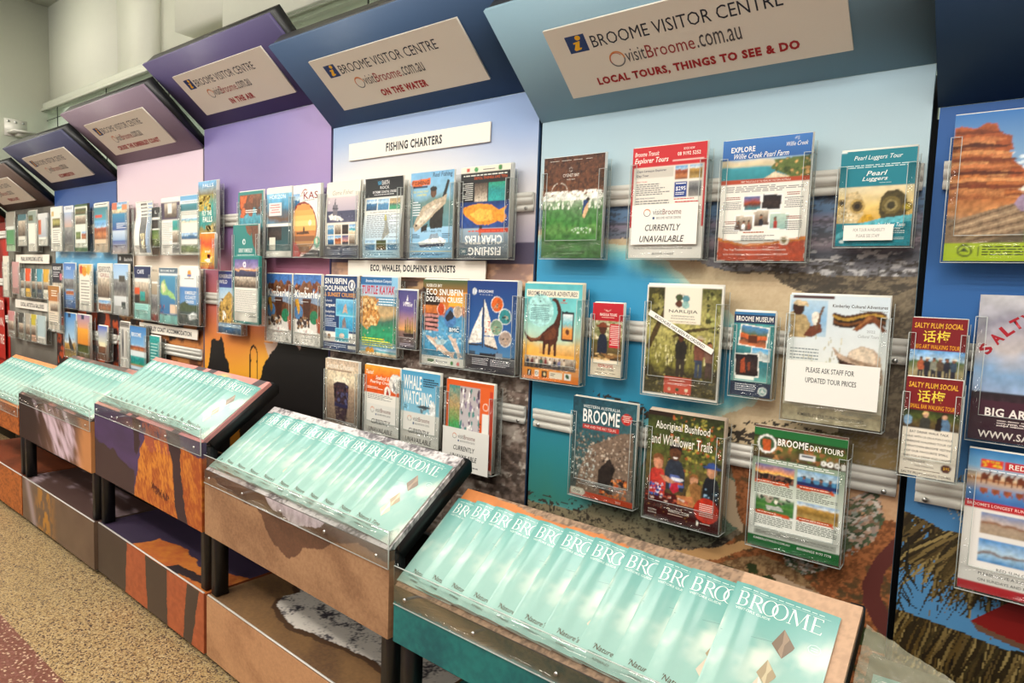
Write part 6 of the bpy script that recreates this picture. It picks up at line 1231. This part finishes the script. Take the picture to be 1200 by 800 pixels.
rack(-3.572, .150, 'DL', far([(0, 26, '26282c'), (26, 32, 'e8e4dc'), (32, 54, 'night'), (54, 58, 'e8e4dc'), (58, 100, 'scrub')], 'DL', [('L', 40, 8, 60, 16, 'e8e8e8')]), 'slim black banded leaflet beside the wavy waterfall one', P, 0, short='slim black banded leaflet')
rack(-3.405, R1 + .014, 'A4', far([(0, 8, 'ece8e0'), (8, 38, ('4a3a54', '3a2a4a')), (38, 100, 'ece8e0')], texts=[(8, 44, 60, 90, 14, 'b0aca4')], patches=[(20, 10, 84, 34, 'room'), (62, 40, 98, 58, 'turq'), (62, 60, 98, 80, 'room'), (62, 82, 98, 98, 'grey'), (36, 10, 60, 28, 'e8e8e0')]), 'white brochure with a purple topped photo and small side pictures', P, 1, short='purple topped brochure')
rack(-3.19, R1 + .014, 'A4', far([(0, 8, '6aaad4'), (8, 14, 'e8eef0'), (14, 26, ('3a8a98', '2a6a74')), (26, 100, 'e6e2d6')], texts=[(8, 28, 90, 34, 2, '9a9a94'), (10, 10, 90, 12, 1, '5a6a74')], patches=[(6, 38, 96, 46, 'beach'), (6, 64, 96, 74, 'sea'), (4, 84, 96, 97, 'scrub')]), 'cream brochure with strips of blue coast pictures', P, 1, short='blue coast strips brochure')
rack(-2.998, .135, (.175, .325), (lambda a_: (a_.PH(0, 0, 100, 100, 'falls', 22, .5, 6, .1, .15), a_.PH(0, 0, 100, 20, [(0, '7ab4dc'), (.3, '5a9ac8'), (.6, '8a9aa0'), (1, '7a6a3a')], 16, .4), a_.BL(0, 22, 70, 44, 50, ['c8a83a', 'a88a2a', 'd8c05a'], (4, 9)), a_.BL(40, 66, 100, 88, 40, ['b89a54', '8a7434', 'd0b878'], (4, 9)), a_.T('FALLS', 26, 4, 84, 9, 'e8eef0', 1), a_.T('FLY THE', 22, 44, 74, 51, 'f6f4ea', 2.4), a_.T('FALLS', 26, 52.6, 78, 61, 'f6f4ea', 2.4), a_.R(0, 90, 100, 100, '2a7a6a'), a_)[-1])(Art(.175, .325)), 'tall gold and turquoise waterfall flight brochure on the bay seam', P, 2, short='tall waterfall flight brochure', y=-.026, t=.0055, d=.04)
rack(-2.91, .033, (.14, .168), (lambda a_: (a_.PH(0, 0, 100, 100, 'fire', 16, .3, 4), a_.BL(30, 58, 80, 84, 10, ['f8e8a0', 'a01c10'], (4, 9)), a_.T('trail', 34, 46, 70, 54, 'f8f0e0', 1), a_.Q([(34, 76), (52, 70), (66, 72), (70, 68), (70, 78), (54, 82)], 'f4ecd8'), a_)[-1])(Art(.14, .168)), 'small fiery red and yellow leaflet below the tall waterfall one', P, 2, short='small fiery leaflet', y=-.082, d=.03)
rack(-3.747, R2 + .02, 'A4', far([(0, 22, '22305a'), (22, 30, 'ece8e0'), (30, 70, 'room'), (70, 100, ('a8dcd4', '8ac8c0'))], texts=[('CAFE', 20, 6, 60, 14, 'e8ecf4'), (8, 74, 80, 94, 6, '5a9a94')], patches=[(0, 40, 34, 52, 'd8562a'), (36, 48, 66, 66, 'turq'), (0, 54, 32, 70, 'night')]), 'navy headed cafe brochure with a mint base', P, 1, short='navy headed cafe brochure')
rack(-3.5895, R2 + .02, (.094, .27), far([(0, 46, ('c8bca8', '9a8a74')), (46, 86, 'grey'), (86, 100, '7a2420')], (.094, .27), [], [(10, 20, 90, 24, 'f0ece4')]), 'narrow tan leaflet seen through its clear holder', P, 0, short='narrow tan leaflet')
rack(-3.434, R2 + .015, 'A4', far([(0, 10, '5a7080'), (10, 14, 'e8ecec'), (14, 84, ('4a94b8', '3a6c9c')), (84, 100, ('8ad0cc', '7abcb4'))], texts=[('BROOME MAP', 8, 3, 84, 7, 'e8ecec')], patches=[(60, 66, 98, 82, 'e0c4a8')]).Q([(12, 26), (30, 20), (48, 38), (80, 46), (90, 56), (64, 54), (44, 48), (20, 50), (6, 44)], '9ac47a').Q([(10, 30), (24, 24), (40, 40), (22, 46)], 'd8d4a0').BL(0, 66, 30, 84, 12, ['c85a3a', '2a4a7a'], (3, 6)), 'map brochure with a pale green coast on blue', P, 1, short='green coast map brochure')
rack(-3.206, R2 + .024, 'A4', far([(0, 34, 'f0ece6'), (34, 66, ('4a80bc', '6a9ccc')), (66, 100, ('4a5a58', '3a4646'))], texts=[('KIMBERLEY', 30, 42, 86, 48, 'f4f4f0'), ('COAST', 30, 50, 84, 56, 'f4f4f0'), ('CRUISES', 34, 58, 74, 63, 'f4f4f0'), (28, 20, 74, 23, 1, '6a6a6a')]).E(52, 12, 9, 'e89a2a').R(42, 14, 62, 17, '3a6ab0').Q([(0, 66), (30, 60), (60, 68), (100, 64), (100, 76), (0, 78)], '46543c').Q([(44, 84), (72, 78), (92, 82), (80, 90), (50, 92)], 'e0e4e4'), 'white and blue brochure with an orange sun emblem and a boat', P, 1, short='orange sun emblem brochure')
rack(-3.99, R3 + .055, (.13, .27), far([(0, 12, '8a8680'), (12, 80, ('d8d4cc', 'c0bcb4')), (80, 100, 'e8e4dc')], (.13, .27), texts=[(10, 4, 90, 9, 2, '3a3a3a')], patches=[(20, 16, 40, 76, 'grey'), (60, 20, 84, 76, 'a8a49c')]), 'narrow grey and white leaflet low on the bay edge', P, 1, short='narrow grey leaflet')
rack(-3.81, R3 + .012, 'A4', far([(0, 34, ('3a80c4', '7ab0dc')), (34, 48, 'cliff'), (48, 58, 'e0eaec'), (58, 74, 'turq'), (74, 78, 'b08a5a'), (78, 100, ('c8dcea', 'a0c4e0'))], texts=[('BROOME', 10, 12, 70, 20, 'f4f6f8')]), 'blue beach bay booklet in the lowest row', P, 2, short='blue beach bay booklet', t=.006, edge='6a6a64')
rack(-3.60, R3 + .07, (.12, .2), far([(0, 100, 'turq')], (.12, .2), [(10, 20, 80, 90, 8, 'b0d4cc')]), 'small green leaflet showing its edge beside the rail', P, 1, short='small green edge leaflet')
sign(-3.857, -3.178, -.334, -.282, 'KIMBERLEY COAST ACCOMMODATION', 'white section sign about accommodation in the pale pink bay', .82)

P = 'in the navy bay'
rack(-5.06, R1 + .04, 'A4', far([(0, 100, 'ebe7dc')], texts=[(20, 52, 80, 92, 8, '8a8a84')], patches=[(8, 10, 30, 20, 'c8a860'), (16, 26, 84, 48, 'mangrove')]), 'cream curled leaflet with a strip of trees', P, 1, short='cream tree strip leaflet')
rack(-4.835, R1 + .037, (.16, .297), far([(0, 14, 'e0e4ea'), (14, 46, ('a8bcd8', 'c8a898')), (46, 100, 'grey')], (.16, .297), texts=[(20, 3, 90, 9, 2, '5a5a6a')]), 'pale pink and grey leaflet beside the green bordered one', P, 0, short='pale pink and grey leaflet')
rack(-4.625, R1 + .036, 'A4', far([(0, 4, '2f5a34'), (4, 92, 'e4e6d8'), (92, 100, '2f6a3a')], patches=[(6, 8, 92, 20, 'garden'), (6, 24, 92, 42, 'room'), (10, 58, 46, 74, 'scrub'), (54, 58, 92, 74, 'cliff'), (0, 20, 100, 23, '3a6a3a')]), 'white leaflet with green borders and four pictures', P, 2, short='green bordered leaflet', edge='4a4a44')
rack(-4.31, R1 + .03, 'A4', far([(0, 8, 'ece8de'), (8, 34, ('3a7a84', '4a9cb0')), (34, 40, '6ab0dc'), (40, 74, 'cliff'), (74, 100, ('dcc0a0', 'b8a894'))], texts=[(10, 2, 92, 6, 1, '3a3a3a')], patches=[(8, 24, 60, 29, 'd8401e')]), 'sea green and red cliff leaflet', P, 1, short='red cliff leaflet')
rack(-5.075, R2 + .03, 'A4', far([(0, 46, '2c2e38'), (46, 100, 'room')], texts=[('RESORT', 12, 8, 80, 16, 'f0f0f0'), (12, 20, 70, 34, 3, 'c8c8cc')], patches=[(70, 24, 96, 38, 'c86a7a')]), 'black topped leaflet partly behind the tan one', P, 0, short='black topped leaflet', d=.030)
rack(-5.03, -.404, 'A4', far([(0, 34, ('a8783a', 'b8703a')), (34, 100, ('dcc8ac', 'e8e0d2'))], texts=[(30, 10, 80, 26, 3, 'f0e8dc'), (10, 62, 80, 92, 6, '9a948a')], patches=[(20, 40, 90, 58, 'room')]), 'tan topped leaflet hanging lower than its neighbours beside the grey bay', P, 1, short='low hanging tan leaflet', y=-.06, d=.030)
rack(-4.84, R2 + .031, 'A4', far([(0, 34, ('4a7ac0', '7aa4d8')), (34, 66, 'grey'), (66, 100, ('4a80bc', '3a5c94'))], texts=[('STAY', 24, 8, 64, 15, 'e8f0f8'), (16, 70, 80, 94, 6, '9ab8dc')], patches=[(20, 58, 84, 72, 'cliff')]), 'blue leaflet with a seabird photo', P, 1, short='blue seabird leaflet')
rack(-4.57, R2 + .026, 'A4', far([(0, 24, ('e0c488', 'e8dcc0')), (24, 100, 'ece8dc')], texts=[(16, 34, 80, 92, 9, '9a968c')]).E(20, 12, 15, 'c8402a', 9).E(44, 15, 18, 'e0982a', 11).E(74, 12, 16, 'd8b04a', 10), 'cream leaflet topped with bright fruit', P, 1, short='bright fruit leaflet')
rack(-4.27, R2 + .033, 'A4', far([(0, 100, 'e4e0d6'), (30, 70, 'room')], texts=[('SEAFOOD', 8, 6, 94, 18, '4a4440'), ('GRILL', 20, 20, 86, 28, '9a5a4a')], patches=[(6, 76, 94, 97, 'cliff')]), 'white leaflet with thin outlined lettering and a village photo', P, 1, short='outlined lettering leaflet')
rack(-4.035, R2 + .03, 'A4', far([(0, 30, ('9ac0e8', 'b8d4ec')), (30, 64, 'grey'), (64, 100, ('d8dcdc', 'b0b0b0'))], patches=[(40, 22, 78, 34, '4a4640'), (54, 74, 80, 88, '3a4444')]), 'pale sky leaflet with a dark rock and white sand', P, 2, short='dark rock leaflet')
rack(-4.045, -.03, (.21, .155), (lambda a_: (a_.T('Beachside', 42, 22, 94, 36, 'e8e8e8', 1), a_.E(14, 26, 6, 'd8d8d8'), a_.R(0, 76, 100, 84, 'e8e8e6'), a_)[-1])(Art(.21, .155, '24262a')), 'black landscape card above the dark rock leaflet', P, 0, short='black landscape card', y=-.012, hold=False, d=.012)
rack(-4.845, R3 + .035, 'A4', far([(0, 56, ('3a84c8', 'a8cce4')), (56, 100, 'gold')], patches=[(34, 0, 56, 10, '2a3a5a')]).Q([(36, 44), (84, 84), (50, 84), (36, 70)], '3a3c3a'), 'blue sky brochure with a dark sail shaped roof', P, 1, short='dark roof brochure')
rack(-4.615, R3 + .035, 'A4', far([(0, 30, ('a08ab0', 'e0a070')), (30, 66, ('f0a83a', 'd8842a')), (66, 100, 'garden')], patches=[(34, 0, 56, 10, '2a3a5a')]), 'orange sunset brochure beside the dark roof one', P, 2, short='orange sunset roof brochure')
rack(-4.31, R3 + .07, (.14, .21), far([(0, 56, ('4a6ac0', 'e8e4c0')), (56, 100, 'dirt')], (.14, .21), [], [(14, 50, 86, 60, 'f0e8c0')]), 'small blue and cream leaflet over the red rock print', P, 1, short='small blue and cream leaflet')

P = 'in the grey bay'
rack(-6.03, R1 + .045, 'A4', far([(0, 36, ('8a8478', '9a948a')), (36, 46, 'd8dcd4'), (46, 86, ('4a8a5a', '5a9a64')), (86, 100, 'b8d4b0')]), 'green and stone coloured leaflet nearest the red bay', P, 0, short='green and stone leaflet')
rack(-5.76, .175, (.19, .23), far([(0, 20, '3a6a74'), (20, 70, 'room'), (70, 100, 'dcd8cc')], (.19, .23)), 'small sea green and cream leaflet', P, 0, short='small sea green leaflet')
rack(-5.54, R1 + .04, (.18, .29), far([(0, 30, '8a9890'), (30, 100, 'ebe6da')], (.18, .29), texts=[(20, 80, 70, 84, 1, 'b0aca4')], patches=[(10, 10, 60, 24, 'garden')]), 'plain white leaflet with a small green photo', P, 1, short='plain white leaflet')
rack(-5.325, .172, (.185, .225), far([(0, 74, ('dcdcd8', 'a8b0bc')), (74, 100, 'e6e2d8')], (.185, .225), patches=[(0, 20, 34, 66, 'c86a4a')]), 'small white leaflet with a coral coloured figure', P, 1, short='small coral figure leaflet')
sign(-6.03, -5.31, .045, .11, 'PEARL SHOWROOMS & RETAIL', 'upper white section sign across the grey bay', .66)
sign(-6.07, -5.3, -.30, -.238, 'LOCAL ARTISTS & GALLERIES', 'lower white section sign across the grey bay', .66)
rack(-6.175, -.222, (.14, .32), far([(0, 100, ('e0dccc', 'd4d0c4'))], (.14, .32), texts=[(20, 20, 70, 60, 3, 'c0bcb0')]), 'tall blank cream card beside the red bay', P, 0, short='tall blank cream card')
rack(-5.94, -.19, (.165, .243), far([(0, 100, ('c89a98', 'b88a88'))], (.165, .243)), 'plain dusty pink leaflet', P, 0, short='plain dusty pink leaflet')
for x_, w_, c1, c2, ds in ((-5.775, .09, '5a6a6a', 'c0bcb0', 'thin grey green leaflet'), (-5.655, .117, 'e8562a', 'e0b040', 'orange and yellow leaflet'), (-5.53, .09, '3a5a5a', '2a4448', 'thin dark teal leaflet'), (-5.405, .12, '4a9ab0', '3a4a5a', 'sea blue and dark leaflet'), (-5.275, .12, 'd8a83a', 'e0dccc', 'yellow topped leaflet')):
    rack(x_, -.205, None, far([(0, 44, c1), (44, 70, 'room'), (70, 100, c2)], (w_, .21)), ds + ' under the upper section sign', P, 0, short=ds)
for x_, w_, c1, c2, ds in ((-6.065, .16, 'c88a8a', '9a948c', 'rosy book shaped leaflet'), (-5.83, .13, '4a4c48', '8a8678', 'dark olive leaflet'), (-5.68, .12, 'b0a898', '7a7468', 'mottled stone leaflet'), (-5.555, .115, 'c8b83a', 'd8a88a', 'mustard topped leaflet'), (-5.395, .18, 'b0c4c8', 'dcd8d0', 'pale blue and white leaflet')):
    rack(x_, -.53, None, far([(0, 40, c1), (40, 76, 'room' if 'blue' not in ds else c1), (76, 100, c2)], (w_, .2)), ds + ' under the lower section sign', P, 0, short=ds)

# red bay lettering: one flat poster line on its panel edge
a = Art(.5, .5, 'b3241c'); a.T('WELCOME TO', 10, 4, 96, 20, 'f0e6dc', 1); a.T('STATION,', 20, 32, 96, 48, 'f0e6dc', 1); a.T('CENTRE', 30, 60, 96, 76, 'f0e6dc', 1)
me = sheet_mesh(a, .003, '8a1c16'); o = bpy.data.objects.new('poster', me); link(o); o.location = (-6.60, -.0235, FZ - .74); tag(o, 'red poster with white capitals low in the red bay', 'poster')

# ---- section signs of the sky blue bay
sign(-1.982, -1.25, .476, .541, 'FISHING CHARTERS', 'white sign board about fishing charters, highest in the sky blue bay', .40, y=-.008)
sign(-1.958, -1.238, .022, .083, 'ECO, WHALES, DOLPHINS & SUNSETS', 'white sign board about whales and dolphins between the rows of the sky blue bay', .62)
